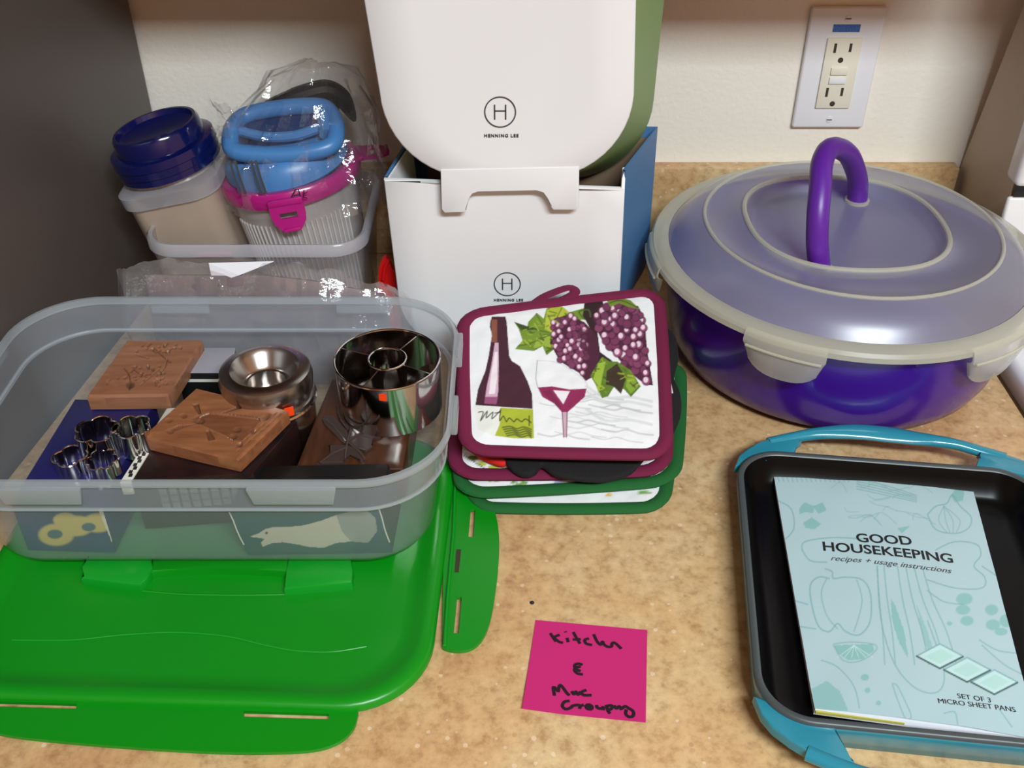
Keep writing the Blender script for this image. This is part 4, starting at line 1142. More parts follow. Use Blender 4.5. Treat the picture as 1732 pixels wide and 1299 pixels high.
obj('recess', loft([inn, [lerp(p, rc_, 0.1) + Vector((0, 0.004, -0.014)) for p in inn], [lerp(p, rc_, 0.8) + Vector((0, 0.004, -0.017)) for p in inn]], False, True), M['cup_dark'], cup, sharp=60)
obj('bridge', tube([P(545, 184, 0.878), P(548, 205, 0.860), P(552, 228, 0.845)], 0.0062, 10), M['cup_blue'], cup)
obj('grip_bar', tube(smooth_path([P(405, 222, 0.858), P(450, 232, 0.850), P(500, 230, 0.850), P(545, 215, 0.856)], 4), 0.0045, 10), M['cup_blue'], cup)

# black cap behind it, in the same bag
BK = P(535, 188, 0.915)
bc = thing('black_cap', 'black plastic cap with pointed tip behind the blue cup lid, bagged', 'cap', BK)
bkp = [P(450, 188, 0.905), P(480, 172, 0.908), P(530, 155, 0.912), P(556, 152, 0.915), P(580, 168, 0.918), P(600, 205, 0.92)]
obj('shell', tube(smooth_path(bkp, 5), 0.0085, 10, rz=0.0085, taper=[0.5] + [0.9] * 6 + [1.0] * 14 + [0.9, 0.75, 0.6, 0.4, 0.2]), M['black_plastic'], bc)
obj('stem', tube([P(560, 160, 0.915), P(566, 215, 0.915), P(570, 262, 0.910)], 0.006, 8), M['black_plastic'], bc)

def crumple(p, amp, sc, seed):
    q = Vector((p.x * sc + seed, p.y * sc, p.z * sc))
    n1 = noise.noise(q); n2 = abs(noise.noise(q * 2.3 + Vector((5, 1, 2))))
    return amp * (n1 * 0.9 - n2 * 0.8)
# the clear bag over the cup lid
bg = thing('plastic_bag', 'clear crackly plastic bag draped over the blue cup lid and black cap', 'bag', U0)
c0 = Vector((-0.190, 0.868, 0))
NB = 72; rings = []
for z, rx, ry, ox, oy in ((0.124, 0.082, 0.060, 0.002, -0.004), (0.135, 0.084, 0.062, 0.0, -0.002), (0.150, 0.080, 0.062, -0.002, 0.0), (0.166, 0.075, 0.060, -0.003, 0.004), (0.182, 0.069, 0.058, 0.0, 0.010), (0.197, 0.060, 0.052, 0.004, 0.018), (0.210, 0.048, 0.044, 0.008, 0.026), (0.220, 0.034, 0.032, 0.012, 0.034), (0.2275, 0.016, 0.016, 0.015, 0.040)):
    rg = []
    for k in range(NB):
        a = 2 * PI * k / NB
        p = Vector((c0.x + ox + rx * math.cos(a), c0.y + oy + ry * math.sin(a), z))
        d = Vector((math.cos(a), math.sin(a), 0.3))
        q = p + d * crumple(p, 0.016, 38, 3.1)
        q.x = min(q.x, -0.112); q.y = min(q.y, 0.96)
        rg.append(q)
    rings.append(rg)
obj('film', loft(rings, False, True), M['film'], bg, smooth=True, sharp=14)
# twisted tail of the bag towards the navy lid, printed letters on the film
rings = []
for i, (p, r) in enumerate(zip(smooth_path([P(405, 230, 0.845), P(380, 210, 0.845), P(358, 196, 0.85)], 5), (0.022, 0.021, 0.019, 0.018, 0.016, 0.014, 0.012, 0.012, 0.012, 0.013, 0.014))):
    rings.append([p + Vector((0.2 * r * math.cos(2 * PI * k / 20), r * 0.5 * math.cos(2 * PI * k / 20), r * math.sin(2 * PI * k / 20) * (1 + 0.35 * math.sin(k * 2.1 + i)))) for k in range(20)])
obj('bag_tail', loft(rings, False, False), M['film'], bg, sharp=14)
fy = c0.y - 0.062
for pts in ([(492, 336), (500, 321), (505, 321), (509, 336)], [(497, 331), (507, 330)], [(514, 322), (513, 334), (520, 336)], [(513, 328), (520, 326)]):
    obj('film_print', tube([P(x, y, fy - 0.004) for x, y in pts], 0.0005, 5), M['ink'], bg)
for x0 in (396, 405, 432, 440):
    obj('film_print', tube([P(x0 - 8, 272, fy + 0.004), P(x0, 300, fy - 0.002), P(x0 + 10, 328, fy - 0.003)], 0.0011, 5), M['ink_grey'], bg)

# second bag lying between the tub and the open box
bag2 = thing('plastic_bag', 'crumpled clear bag lying behind the clear tub, holding a folded sheet', 'bag', (-0.20, 0.742, 0))
top_px = [(196, 462), (215, 446), (262, 440), (330, 445), (400, 447), (465, 440), (520, 447), (570, 456), (620, 470), (660, 488), (694, 505)]
topl = smooth_path([P(x, y, 0.748) for x, y in top_px], 6)
nT = len(topl); rings = []
for f, yy in ((0.0, -0.0215), (0.35, -0.0235), (0.62, -0.022), (0.82, -0.016), (0.95, -0.007), (1.0, 0.0), (0.95, 0.006), (0.75, 0.013), (0.4, 0.0165), (0.0, 0.015)):
    rg = []
    for i, p in enumerate(topl):
        e = min(1.0, min(i, nT - 1 - i) / 5)
        zb = 0.003 + (p.z - 0.003) * f
        q = Vector((p.x + (0.004 if f < 0.5 else 0), p.y + yy * (0.35 + 0.65 * e), zb))
        c = crumple(q, 0.0075, 55, 9.7) * (1 if 0.01 < zb else 0.1)
        q.y = min(max(q.y + c, 0.7185), 0.7655); q.z = max(0.0025, q.z + c * 0.6)
        rg.append(q)
    rings.append(rg)
obj('film', loft(rings, False, False, closed=False), M['film_mauve'], bag2, sharp=12)
sh = thing('paper_sheet', 'white folded paper sheet inside the crumpled bag behind the tub', 'paper', P(420, 470, 0.741))
a1, a2, a3, a4 = P(353, 446, 0.745), P(463, 443, 0.747), P(405, 466, 0.7395), P(360, 480, 0.7395)
def sheet(poly, n, t=0.0004): return loft([poly, [p + Vector(n) * t for p in poly]])
obj('sheet', sheet([a4, a3, a2, a1], (0, 0.7, 0.7)), M['paper'], sh, smooth=False)
mv = thing('wrapped_parcel', 'dull mauve soft parcel inside the crumpled bag behind the tub', 'parcel', (-0.205, 0.742, 0.004))
pv = []
for zf, yy in ((0.0, 0.011), (0.3, 0.0125), (0.7, 0.011), (0.93, 0.006), (1.0, 0.001)):
    rg = []
    for i in range(40):
        a = 2 * PI * i / 40
        cx_ = -0.205 + 0.105 * math.copysign(abs(math.cos(a)) ** 0.5, math.cos(a)) * (1 - 0.06 * zf)
        hgt = 0.103 - 0.22 * max(0.0, cx_ + 0.19)
        rg.append(Vector((cx_, 0.7415 + yy * math.copysign(abs(math.sin(a)) ** 0.7, math.sin(a)), 0.0045 + hgt * zf)))
    pv.append(rg)
obj('wrap', loft(pv), M['mauve'], mv)

# red clip by the white bin
rcl = thing('bag_clip', 'small bright red plastic clip between the open box and the white bin', 'clip', P(652, 470, 0.800).to_2d().to_3d())
rp = [P(x, y, 0.800) for x, y in ((640, 474), (641, 455), (646, 440), (653, 436), (659, 444), (663, 456), (672, 462), (674, 472))]
zmin = min(p.z for p in rp)
poly = rp + [Vector((p.x, p.y, 0.0008)) for p in (rp[-1], rp[0])]
obj('jaw', loft([poly, [p + Vector((0, 0.006, 0)) for p in poly]]), M['red'], rcl, smooth=False)
obj('grip', tube([P(648, 474, 0.7985), P(651, 452, 0.7985), P(658, 440, 0.7985)], 0.0016, 8), M['red'], rcl)

# ================================================================== potholder stack
def round_map(a, b, r):
    """square [-1,1]^2 -> square with round corners"""
    c = 1 - r
    if abs(a) > c and abs(b) > c:
        da, db = (abs(a) - c) / r, (abs(b) - c) / r
        x, y = da * math.sqrt(1 - db * db / 2), db * math.sqrt(1 - da * da / 2)
        return math.copysign(c + r * x, a), math.copysign(c + r * y, b)
    return a, b
def potholder(label, corners_px, z0, thick, rim_m, n, paint=None, r=0.20, bw=0.0075, bulge=0.10, loop=None, lift=0.0, group='square cotton potholders', loc_z=None):
    c = [G(x, y, z0 + thick + (lift if k > 1 else 0)) for k, (x, y) in enumerate(corners_px)]            # front-left, front-right, back-right, back-left
    cen = (c[0] + c[1] + c[2] + c[3]) / 4
    t = thing('potholder', label, 'potholder', (cen.x, cen.y, z0), group)
    def at(a, b):
        a, b = round_map(a, b, r)
        a2 = a * (1 + bulge * 0.25 * (1 - b * b)); b2 = b * (1 + bulge * 0.25 * (1 - a * a))
        u, v = (a2 + 1) / 2, (b2 + 1) / 2
        p = c[0] * (1 - u) * (1 - v) + c[1] * u * (1 - v) + c[2] * u * v + c[3] * (1 - u) * v
        return Vector((p.x, p.y, p.z - thick))
    N = n; V = []
    for j in range(N + 1):
        for i in range(N + 1):
            a, b = -1 + 2 * i / N, -1 + 2 * j / N
            p = at(a * 0.985, b * 0.985)
            e = max(abs(a), abs(b))
            puff = thick * (0.62 + 0.38 * (1 - e ** 6))
            q = Vector((p.x * 45, p.y * 45, z0 * 50))
            wr = 0.0011 * noise.noise(q) + 0.0007 * noise.noise(q * 2.4 + Vector((3, 0, 0)))
            V.append(Vector((p.x, p.y, p.z + puff + wr * (1 - e ** 8))))
    F = [(j * (N + 1) + i, j * (N + 1) + i + 1, (j + 1) * (N + 1) + i + 1, (j + 1) * (N + 1) + i) for j in range(N) for i in range(N)]
    if paint:
        pt = Paint(V, rgb(232, 234, 236)); bx_, by_ = pt.x.copy(), pt.y.copy(); acc = 0
        for ox_, oy_ in ((-0.4, -0.15), (0.15, -0.4), (0.4, 0.15), (-0.15, 0.4)):
            pt.x, pt.y = bx_ + ox_, by_ + oy_; pt.c[:] = np.array(rgb(232, 234, 236)[:3]); paint(pt); acc = acc + pt.c
        pt.c = acc / 4
        obj('printed_top', (V, F), M['print_cloth'], t, colors=pt.c)
    else: obj('top_cloth', (V, F), M['white_cloth'], t, sharp=0)
    per = []
    for a, b in [(-1 + 2 * i / 24, -1) for i in range(24)] + [(1, -1 + 2 * i / 24) for i in range(24)] + [(1 - 2 * i / 24, 1) for i in range(24)] + [(-1, 1 - 2 * i / 24) for i in range(24)]:
        p = at(a, b); per.append(p + Vector((0, 0, thick * 0.52)))
    obj('binding', tube(per, bw, 12, True, rz=thick * 0.52), rim_m, t)
    bot = [at(a * 0.98, b * 0.98) + Vector((0, 0, thick * 0.15)) for a, b in [(-1, -1), (-0.8, -1), (0, -1), (0.8, -1), (1, -1), (1, -0.8), (1, 0), (1, 0.8), (1, 1), (0.8, 1), (0, 1), (-0.8, 1), (-1, 1), (-1, 0.8), (-1, 0), (-1, -0.8)]]
    obj('backing', loft([bot, [p + Vector((0, 0, 0.001)) for p in bot]]), rim_m, t)
    if loop:
        obj('hanging_loop', tube(smooth_path([G(x, y, z) for x, y, z in loop], 5), 0.0046, 8, rz=0.0013), rim_m, t)
    return t

LEAFG, LEAFD, LEAFY = rgb(98, 128, 34), rgb(52, 74, 26), rgb(176, 188, 58)
def herb(p, x, y, s, rnd):
    for k in range(6):
        a = -PI / 2 + (k - 2.5) * 0.42
        x1, y1 = x + s * 22 * math.cos(a), y + s * 15 * math.sin(a)
        p.stroke([(x, y), (x1, y1)], 1.3, LEAFG)
        for m_ in range(3):
            t = 0.45 + 0.27 * m_
            p.disc(x + (x1 - x) * t + rnd.uniform(-3, 3), y + (y1 - y) * t + rnd.uniform(-2, 2), 3.6 * s, rgb(112, 158, 76), ry=2.2 * s)
def paint_floral(p):
    rnd = random.Random(5)
    for x, y in ((878, 830), (1120, 800), (1132, 770), (800, 800), (1128, 740), (840, 815)): herb(p, x, y, 1.0, rnd)
    p.disc(985, 815, 14, rgb(160, 146, 196), ry=8); p.disc(945, 818, 9, rgb(176, 166, 206), ry=6)
    p.disc(1066, 812, 9, rgb(226, 180, 70), ry=5); p.disc(1030, 838, 6, rgb(226, 180, 70), ry=3); p.disc(915, 826, 9, rgb(240, 205, 205), ry=5)
    p.disc(1090, 834, 12, rgb(120, 168, 90), ry=3)
def paint_wine_low(p):
    for x, y, r in ((790, 758, 8), (800, 775, 9), (815, 785, 8), (835, 792, 10), (855, 795, 9)):
        p.disc(x, y, r, LEAFG if r % 2 else LEAFY, ry=r * 0.5)
    p.stroke([(785, 770), (830, 800)], 2, LEAFD)

def W(x, y): return 740 + x / 3.0932, 460 + y / 3.0932
def Wp(pts): return [W(*p) for p in pts]
def paint_wine(p):
    rnd = random.Random(11)
    BOT, DARK = rgb(66, 26, 42), rgb(44, 20, 28)
    for k in range(16):                                   # soft grey brush waves on the white ground
        y0 = 640 + k * 15 + rnd.uniform(-5, 5); x0 = rnd.uniform(500, 860)
        p.stroke(Wp([(x0, y0), (x0 + 70, y0 + 14), (x0 + 130, y0 + 2), (x0 + 200, y0 + 22), (x0 + 270, y0 + 30)]), rnd.uniform(1, 3.2), rgb(186, 190, 192), 0.8, 4)
    for y0 in (600, 625, 720):
        p.stroke(Wp([(780, y0), (880, y0 + 60), (1000, y0 + 55), (1120, y0 + 80)]), 5, rgb(206, 210, 212), 0.8, 4)
    # bottle
    p.poly(Wp([(285, 235), (355, 235), (362, 262), (375, 440), (388, 466), (432, 495), (470, 570), (495, 640), (498, 718), (198, 698), (212, 615), (250, 520), (268, 440), (285, 330), (274, 290), (276, 262)]), BOT)
    p.poly(Wp([(282, 250), (312, 250), (312, 372), (284, 368)]), rgb(134, 78, 58))
    p.poly(Wp([(300, 372), (320, 372), (320, 480), (318, 620), (308, 694), (245, 690), (258, 600), (280, 500)]), rgb(206, 168, 188))
    p.poly(Wp([(300, 420), (314, 420), (312, 560), (300, 640), (268, 640), (280, 540)]), rgb(236, 224, 230))
    p.poly(Wp([(248, 655), (316, 655), (308, 694), (245, 690)]), rgb(150, 78, 120))
    p.poly(Wp([(190, 700), (500, 720), (505, 872), (400, 872), (300, 860), (215, 826)]), rgb(226, 228, 220))
    p.poly(Wp([(330, 712), (500, 720), (505, 872), (400, 872), (300, 858), (325, 800)]), rgb(166, 178, 46))
    for pts in ([(215, 735), (240, 735), (225, 780), (260, 730), (255, 765), (290, 735), (285, 770), (330, 725)], [(330, 720), (325, 780), (345, 755), (360, 785), (375, 765), (400, 785), (415, 770), (440, 785), (460, 770), (490, 790)], [(300, 740), (330, 735)], [(480, 755), (480, 805)]):
        p.stroke(Wp(pts), 1.8, rgb(40, 44, 22), 1, 3)
    for k in range(5):
        y0 = 815 + 11 * k; x0 = 340 + 6 * k
        p.stroke(Wp([(x0, y0), (x0 + 40, y0 - 6), (x0 + 75, y0 + 7), (x0 + 110, y0 - 3), (490, y0 + 10)]), 2.4, rgb(74, 84, 26), 0.9, 3)
    # leaves
    p.poly(Wp([(400, 262), (470, 285), (475, 262), (520, 215), (555, 245), (575, 180), (650, 180), (690, 212), (770, 190), (800, 200), (780, 250), (650, 260), (600, 330), (605, 410), (570, 437), (550, 390), (505, 415), (405, 405), (445, 360), (425, 300)]), rgb(112, 142, 40))
    p.poly(Wp([(575, 180), (650, 180), (690, 212), (640, 240), (600, 320), (560, 300)]), LEAFY)
    p.poly(Wp([(520, 345), (570, 330), (600, 350), (590, 400), (550, 385), (500, 405)]), rgb(150, 176, 60))
    p.poly(Wp([(400, 262), (470, 285), (530, 300), (440, 310)]), LEAFD)
    for pts in ([(410, 270), (500, 300), (590, 320)], [(420, 390), (500, 370), (590, 330)], [(515, 220), (560, 290)], [(650, 190), (600, 290)]): p.stroke(Wp(pts), 1.5, LEAFD, 0.8, 3)
    # dark ground of the bunches
    p.poly(Wp([(770, 150), (860, 145), (880, 200), (830, 260), (850, 420), (960, 500), (1000, 560), (860, 480), (820, 560), (790, 470), (800, 300), (760, 230)]), DARK)
    p.poly(Wp([(610, 245), (690, 225), (770, 265), (830, 330), (850, 430), (815, 550), (775, 572), (740, 530), (640, 470), (588, 375)]), rgb(72, 24, 48))
    p.poly(Wp([(815, 240), (855, 172), (960, 165), (1050, 180), (1085, 250), (1095, 400), (1128, 595), (1090, 592), (1040, 555), (985, 505), (935, 440), (875, 385), (830, 300)]), rgb(76, 26, 52))
    def bunch(poly, cnt, rr, lit):
        P_ = np.array(Wp(poly)); x0, y0 = P_.min(0); x1, y1 = P_.max(0); k = 0; tries = 0; done = []
        while k < cnt and tries < 4000:
            tries += 1
            x, y = rnd.uniform(x0, x1), rnd.uniform(y0, y1)
            hit = False; n = len(P_)
            for i in range(n):
                (xa, ya), (xb, yb) = P_[i], P_[(i + 1) % n]
                if (ya > y) != (yb > y) and x < (xb - xa) * (y - ya) / (yb - ya + 1e-9) + xa: hit = not hit
            if not hit or any(math.hypot(x - q[0], y - q[1]) < rr * 1.05 for q in done): continue
            done.append((x, y)); k += 1
            tone = rnd.random(); s = rr * rnd.uniform(0.8, 1.1)
            p.disc(x, y, s, rgb(52, 16, 36))
            p.disc(x - 0.4, y - 0.3, s * 0.86, rgb(110 + 40 * tone, 46 + 30 * tone, 82 + 30 * tone))
            if tone > 1 - lit: p.disc(x - s * 0.15, y - s * 0.2, s * 0.5, rgb(232, 208, 222), 0.95, ry=s * 0.6)
    bunch([(605, 250), (690, 228), (765, 265), (800, 330), (780, 470), (775, 560), (740, 520), (640, 465), (592, 375)], 60, 5.8, 0.4)
    p.poly(Wp([(730, 290), (800, 310), (845, 400), (830, 520), (790, 500), (760, 420), (735, 380)]), rgb(74, 24, 50), 0.6)
    bunch([(822, 240), (860, 175), (960, 168), (1045, 185), (1078, 250), (1085, 400), (1120, 585), (1060, 555), (985, 495), (935, 430), (880, 375), (835, 300)], 60, 7.8, 0.5)
    p.poly(Wp([(885, 150), (960, 135), (1010, 150), (1062, 198), (1000, 185), (950, 165), (905, 185)]), rgb(112, 136, 40))
    p.stroke(Wp([(900, 165), (960, 150), (1050, 190)]), 1.6, LEAFD, 1, 3)
    p.stroke(Wp([(770, 250), (740, 210), (790, 200), (800, 235)]), 2.4, rgb(70, 92, 30), 1, 4)
    p.poly(Wp([(800, 545), (830, 490), (862, 445), (900, 470), (940, 470), (1010, 515), (1064, 600), (1012, 655), (975, 615), (925, 600), (893, 652), (860, 662), (838, 610)]), rgb(92, 122, 34))
    p.poly(Wp([(885, 520), (940, 480), (985, 560), (960, 640), (920, 600), (880, 590)]), rgb(58, 44, 30))
    p.poly(Wp([(840, 480), (880, 470), (860, 560), (845, 640), (830, 600), (815, 560)]), rgb(150, 180, 56))
    p.poly(Wp([(990, 560), (1030, 550), (1050, 600), (1010, 640), (985, 600)]), rgb(126, 160, 46))
    def mottle(poly, cols, cnt, rmax):
        P_ = np.array(Wp(poly)); x0, y0 = P_.min(0); x1, y1 = P_.max(0)
        ins = np.zeros(len(p.x), bool); ins[p.inside(P_)] = True
        keep = p.c.copy()
        for _ in range(cnt):
            x, y = rnd.uniform(x0, x1), rnd.uniform(y0, y1); a = rnd.uniform(-0.6, 1.2); l = rnd.uniform(3, rmax)
            p.stroke([(x, y), (x + l * math.cos(a), y + l * math.sin(a))], rnd.uniform(1.2, 3.2), rnd.choice(cols), 0.75)
        p.c[~ins] = keep[~ins]
    LP = [(400, 262), (470, 285), (475, 262), (520, 215), (555, 245), (575, 180), (650, 180), (690, 212), (600, 330), (605, 410), (570, 437), (550, 390), (505, 415), (405, 405), (445, 360), (425, 300)]
    mottle(LP, [LEAFD, LEAFY, rgb(84, 110, 30), rgb(150, 172, 52)], 60, 14)
    mottle([(800, 545), (830, 490), (862, 445), (940, 470), (1010, 515), (1064, 600), (1012, 655), (925, 600), (860, 662), (838, 610)], [LEAFD, LEAFY, rgb(56, 46, 30), rgb(120, 150, 44)], 46, 12)
    # glass
    p.stroke(Wp([(522, 465), (514, 560), (524, 605)]), 1.2, rgb(150, 150, 152)); p.stroke(Wp([(522, 465), (640, 480), (770, 570), (782, 612)]), 1.0, rgb(190, 190, 192), 0.8, 3)
    p.poly(Wp([(524, 606), (600, 600), (690, 616), (780, 612), (770, 655), (715, 705), (678, 738), (650, 735), (610, 690), (548, 655)]), rgb(142, 34, 84))
    p.poly(Wp([(606, 620), (692, 626), (658, 694)]), rgb(232, 226, 230))
    p.poly(Wp([(545, 625), (590, 618), (640, 690), (655, 725), (610, 690)]), rgb(112, 22, 64), 0.7)
    p.poly(Wp([(650, 735), (680, 735), (676, 866), (658, 866)]), rgb(196, 168, 180))
    p.stroke(Wp([(652, 735), (660, 866)]), 1.5, rgb(120, 30, 76)); p.stroke(Wp([(679, 735), (675, 866)]), 1.5, rgb(120, 30, 76))

potholder('green-bound floral potholder at the very bottom of the stack', [(800, 853), (1122, 853), (1142, 640), (800, 620)], 0.0006, 0.0062, M['green_cloth'], 90, paint_floral, 0.22, 0.0055)
potholder('green-bound floral potholder second from the bottom, skewed sideways', [(781, 830), (1140, 808), (1150, 610), (776, 640)], 0.0072, 0.0064, M['green_cloth'], 110, paint_floral, 0.24, 0.0058, lift=0.004)
potholder('maroon-bound potholder in mid stack, mostly covered by black cloth', [(770, 797), (1125, 790), (1122, 560), (785, 580)], 0.0142, 0.0068, M['maroon_cloth'], 110, paint_wine_low, 0.22, 0.0060, lift=0.012)
# black cloth mitts squeezed between
def blob(px, zf, zb_, th, m, parent, name):
    def zat(y): return zf + (zb_ - zf) * min(1, max(0, (800 - y) / 300))
    t0_, t1_ = th if isinstance(th, tuple) else (th, th)
    def tat(y): return t0_ + (t1_ - t0_) * min(1, max(0, (800 - y) / 300))
    b0 = smooth_path([G(x, y, zat(y) + tat(y) * 0.5) for x, y in px], 5, True)
    ys_ = [v.y for v in smooth_path([(x, y, 0) for x, y in px], 5, True)]
    cen = sum(b0, Vector()) / len(b0); rings = []
    for s_, z in ((0.93, 0.0), (0.985, 0.18), (1.0, 0.5), (0.985, 0.8), (0.94, 1.0), (0.6, 1.0), (0.2, 1.0)):
        rg = []
        for p, yy in zip(b0, ys_):
            q = cen + (p - cen) * s_; q.z += tat(600 + (yy - 600) * s_) * (z - 0.5)
            q.z += 0.0012 * noise.noise(Vector((q.x * 70, q.y * 70, z * 2)))
            rg.append(q)
        rings.append(rg)
    return obj(name, loft(rings), m, parent, sharp=0)
mitt = thing('oven_mitt', 'black quilted oven mitt sandwiched under the wine potholder, bulging at its front', 'mitt', G(960, 680, 0.021))
blob([(838, 765), (868, 798), (898, 806), (915, 790), (940, 806), (985, 814), (1030, 814), (1070, 800), (1094, 772), (1108, 740), (1080, 600), (900, 590), (800, 640), (785, 730)], 0.0224, 0.0370, 0.0062, M['black_cloth'], mitt, 'palm')
mitt2 = thing('oven_mitt', 'black cloth mitt peeking out beyond the wine potholder towards the cake carrier', 'mitt', G(1100, 640, 0.0282))
blob([(781, 640), (776, 700), (788, 735), (850, 742), (1000, 744), (1120, 742), (1148, 715), (1152, 675), (1140, 645), (1148, 605), (1140, 575), (1112, 555), (1060, 522), (1000, 520), (900, 535), (800, 565), (787, 600)], 0.0285, 0.0455, (0.0085, 0.0260), M['black_cloth'], mitt2, 'palm')
red_ = thing('red_cloth', 'red cloth corner poking out of the potholder stack', 'cloth', G(815, 755, 0.0222))
blob([(780, 730), (792, 757), (812, 774), (840, 786), (856, 786), (856, 765), (840, 740), (800, 722)], 0.0222, 0.030, 0.0050, M['red_cloth'], red_, 'fold')
potholder('maroon-bound potholder printed with wine bottle, glass and grapes, topmost of the stack', [(788, 755), (1128, 763), (1114, 488), (784, 527)], 0.0405, 0.0080, M['maroon_cloth'], 250, paint_wine, 0.22, 0.0056, 0.05,
          loop=[(905, 513, 0.086), (925, 500, 0.089), (962, 487, 0.090), (972, 496, 0.089), (950, 508, 0.087)], lift=0.040)
ph_top = [o for o in bpy.data.objects if o.type == 'EMPTY' and o.name.startswith('potholder')][-1]
g1 = G(1126, 655, 0.058)
obj('care_tag', hexa([(g1.x - 0.004, g1.y - 0.007, 0.0575), (g1.x + 0.005, g1.y - 0.007, 0.0570), (g1.x + 0.005, g1.y + 0.008, 0.0570), (g1.x - 0.004, g1.y + 0.008, 0.0575)], [(g1.x - 0.004, g1.y - 0.007, 0.0581), (g1.x + 0.005, g1.y - 0.007, 0.0576), (g1.x + 0.005, g1.y + 0.008, 0.0576), (g1.x - 0.004, g1.y + 0.008, 0.0581)]), M['white_cloth'], ph_top, smooth=False)

# ================================================================== pink sticky note
nc = [G(883, 1202, 0.0009), G(1092, 1226, 0.0012), G(1095, 1065, 0.0012), G(906, 1048, 0.0012)]
note = thing('sticky_note', 'bright pink sticky note with black handwriting on the tan countertop', 'note', ((nc[0] + nc[2]) / 2).to_2d().to_3d() + Vector((0, 0, 0.0003)))
V, F = quad_grid(nc, 20, 20)
for k, v in enumerate(V):
    u, w = (k % 21) / 20, (k // 21) / 20
    v.z = 0.0006 + 0.0035 * (1 - w) ** 2.2 * (0.35 + 0.65 * abs(u - 0.35))
nv = len(V)
obj('paper', (V + [v - Vector((0, 0, 0.0002)) for v in V], F + [tuple(i + nv for i in f[::-1]) for f in F]), M['pink'], note, sharp=0)
def nz(p):
    a = nc[0]; d = (nc[3] - nc[0]); w = max(0, min(1, (p - a).dot(d) / d.length_squared)); e = nc[1] - nc[0]; u = max(0, min(1, (p - a).dot(e) / e.length_squared))
    return 0.0006 + 0.0035 * (1 - w) ** 2.2 * (0.35 + 0.65 * abs(u - 0.35))
def S(x, y): return 860 + x / 5.646, 1020 + y / 5.646
def stroke3(pts, w):
    ps = smooth_path([G(*S(x, y), 0.0015) for x, y in pts], 5)
    for p in ps: p.z = nz(p) + 0.0003
    return tube(ps, w, 6, rz=0.00015)
words = {
 'handwriting_kitchen': [[(400, 285), (430, 330), (455, 365)], [(490, 300), (440, 325), (480, 365), (522, 378)], [(545, 268), (548, 276)], [(560, 330), (572, 370)], [(620, 275), (650, 330), (685, 385)], [(615, 345), (660, 345), (690, 340)], [(770, 335), (730, 350), (745, 385), (800, 398)], [(815, 295), (845, 360), (880, 395), (900, 365), (915, 395), (950, 415), (985, 412), (990, 385), (1010, 375), (1045, 400), (1078, 435)]],
 'handwriting_ampersand': [[(708, 590), (670, 578), (635, 590), (640, 615), (690, 605)], [(640, 615), (632, 645), (665, 675), (712, 682)], [(660, 640), (690, 650)], [(650, 600), (645, 660)]],
 'handwriting_misc': [[(440, 890), (430, 805), (475, 850)], [(475, 855), (495, 785), (560, 865), (585, 885)], [(605, 845), (625, 875), (645, 850), (665, 880), (690, 850)], [(745, 835), (700, 855), (720, 885), (795, 885)]],
 'handwriting_group': [[(585, 940), (535, 950), (515, 990), (545, 1020), (590, 1010), (620, 985)], [(600, 1000), (630, 985), (680, 985), (680, 1020)], [(680, 995), (720, 980)], [(740, 985), (775, 980), (800, 1005), (785, 1025), (750, 1015), (745, 990), (790, 1000)], [(840, 985), (850, 1010), (885, 1020), (905, 1005), (905, 1035)], [(935, 985), (950, 1040), (970, 1070)], [(940, 995), (985, 990), (985, 1020), (955, 1035)], [(1010, 990), (1030, 1020), (1060, 1000), (1080, 1035)], [(1085, 1020), (1115, 1000), (1150, 1020), (1190, 1050), (1190, 1095), (1150, 1105), (1120, 1075), (1125, 1030)]],
}
for k, (nm, sts) in enumerate(words.items()):
    obj('handwriting', join(*[stroke3(p, 0.00105) for p in sts]), M['marker'], note)

tag(obj('crumb', lathe([(0, 0), (0.0014, 0.0003), (0.0016, 0.0009), (0.0009, 0.0016), (0, 0.0018)], 9, tuple(G(900, 1021, 0.0))), M['speck'], None, origin=G(900, 1021, 0)), 'tiny black crumb above the pink sticky note', 'crumb')

# ================================================================== teal pan with booklet
PZ = 0.027
pa, pb = G(1243, 757, PZ), G(1732, 794, PZ)
pex = (pb - pa).normalized(); pey = Vector((-pex.y, pex.x, 0))
PW, PD = 0.2235, 0.247
pc0 = pa - pey * PD + pex * 0.0005                      # front-left rim corner
pan = thing('griddle_pan', 'rectangular teal enamel griddle pan with black interior and looped handles', 'pan', pc0 + pex * PW / 2 + pey * PD / 2 - Vector((0, 0, PZ)))
def L(u, v, z): return Vector((pc0.x, pc0.y, 0)) + pex * u + pey * v + Vector((0, 0, z))
def pr(ins, z, r=0.034):
    return [L(x, y, z) for x, y in rrect(ins, PW - ins, ins, PD - ins, max(0.006, r - ins), 12)]
obj('enamel_shell', loft([pr(0.010, 0.0008), pr(0.005, 0.0012), pr(0.0018, 0.004), pr(0.0, 0.020), pr(-0.0005, PZ - 0.003), pr(0.0005, PZ - 0.0012)], True, False), M['pan_teal'], pan, sharp=50)
obj('rim', loft([pr(-0.0005, PZ - 0.003), pr(-0.0002, PZ - 0.0008), pr(0.0012, PZ), pr(0.0036, PZ - 0.0002), pr(0.0046, PZ - 0.0014)], False, False), M['pan_rim'], pan, sharp=60)
obj('cooking_surface', loft([pr(0.0044, PZ - 0.0012), pr(0.0075, 0.020), pr(0.013, 0.0085), pr(0.019, 0.0052), pr(0.028, 0.0046)], False, True), M['pan_black'], pan, sharp=60)
def uv(px, py, z=0.022):
    g = G(px, py, z); d = g - Vector((pc0.x, pc0.y, g.z)); return d.dot(pex), d.dot(pey)
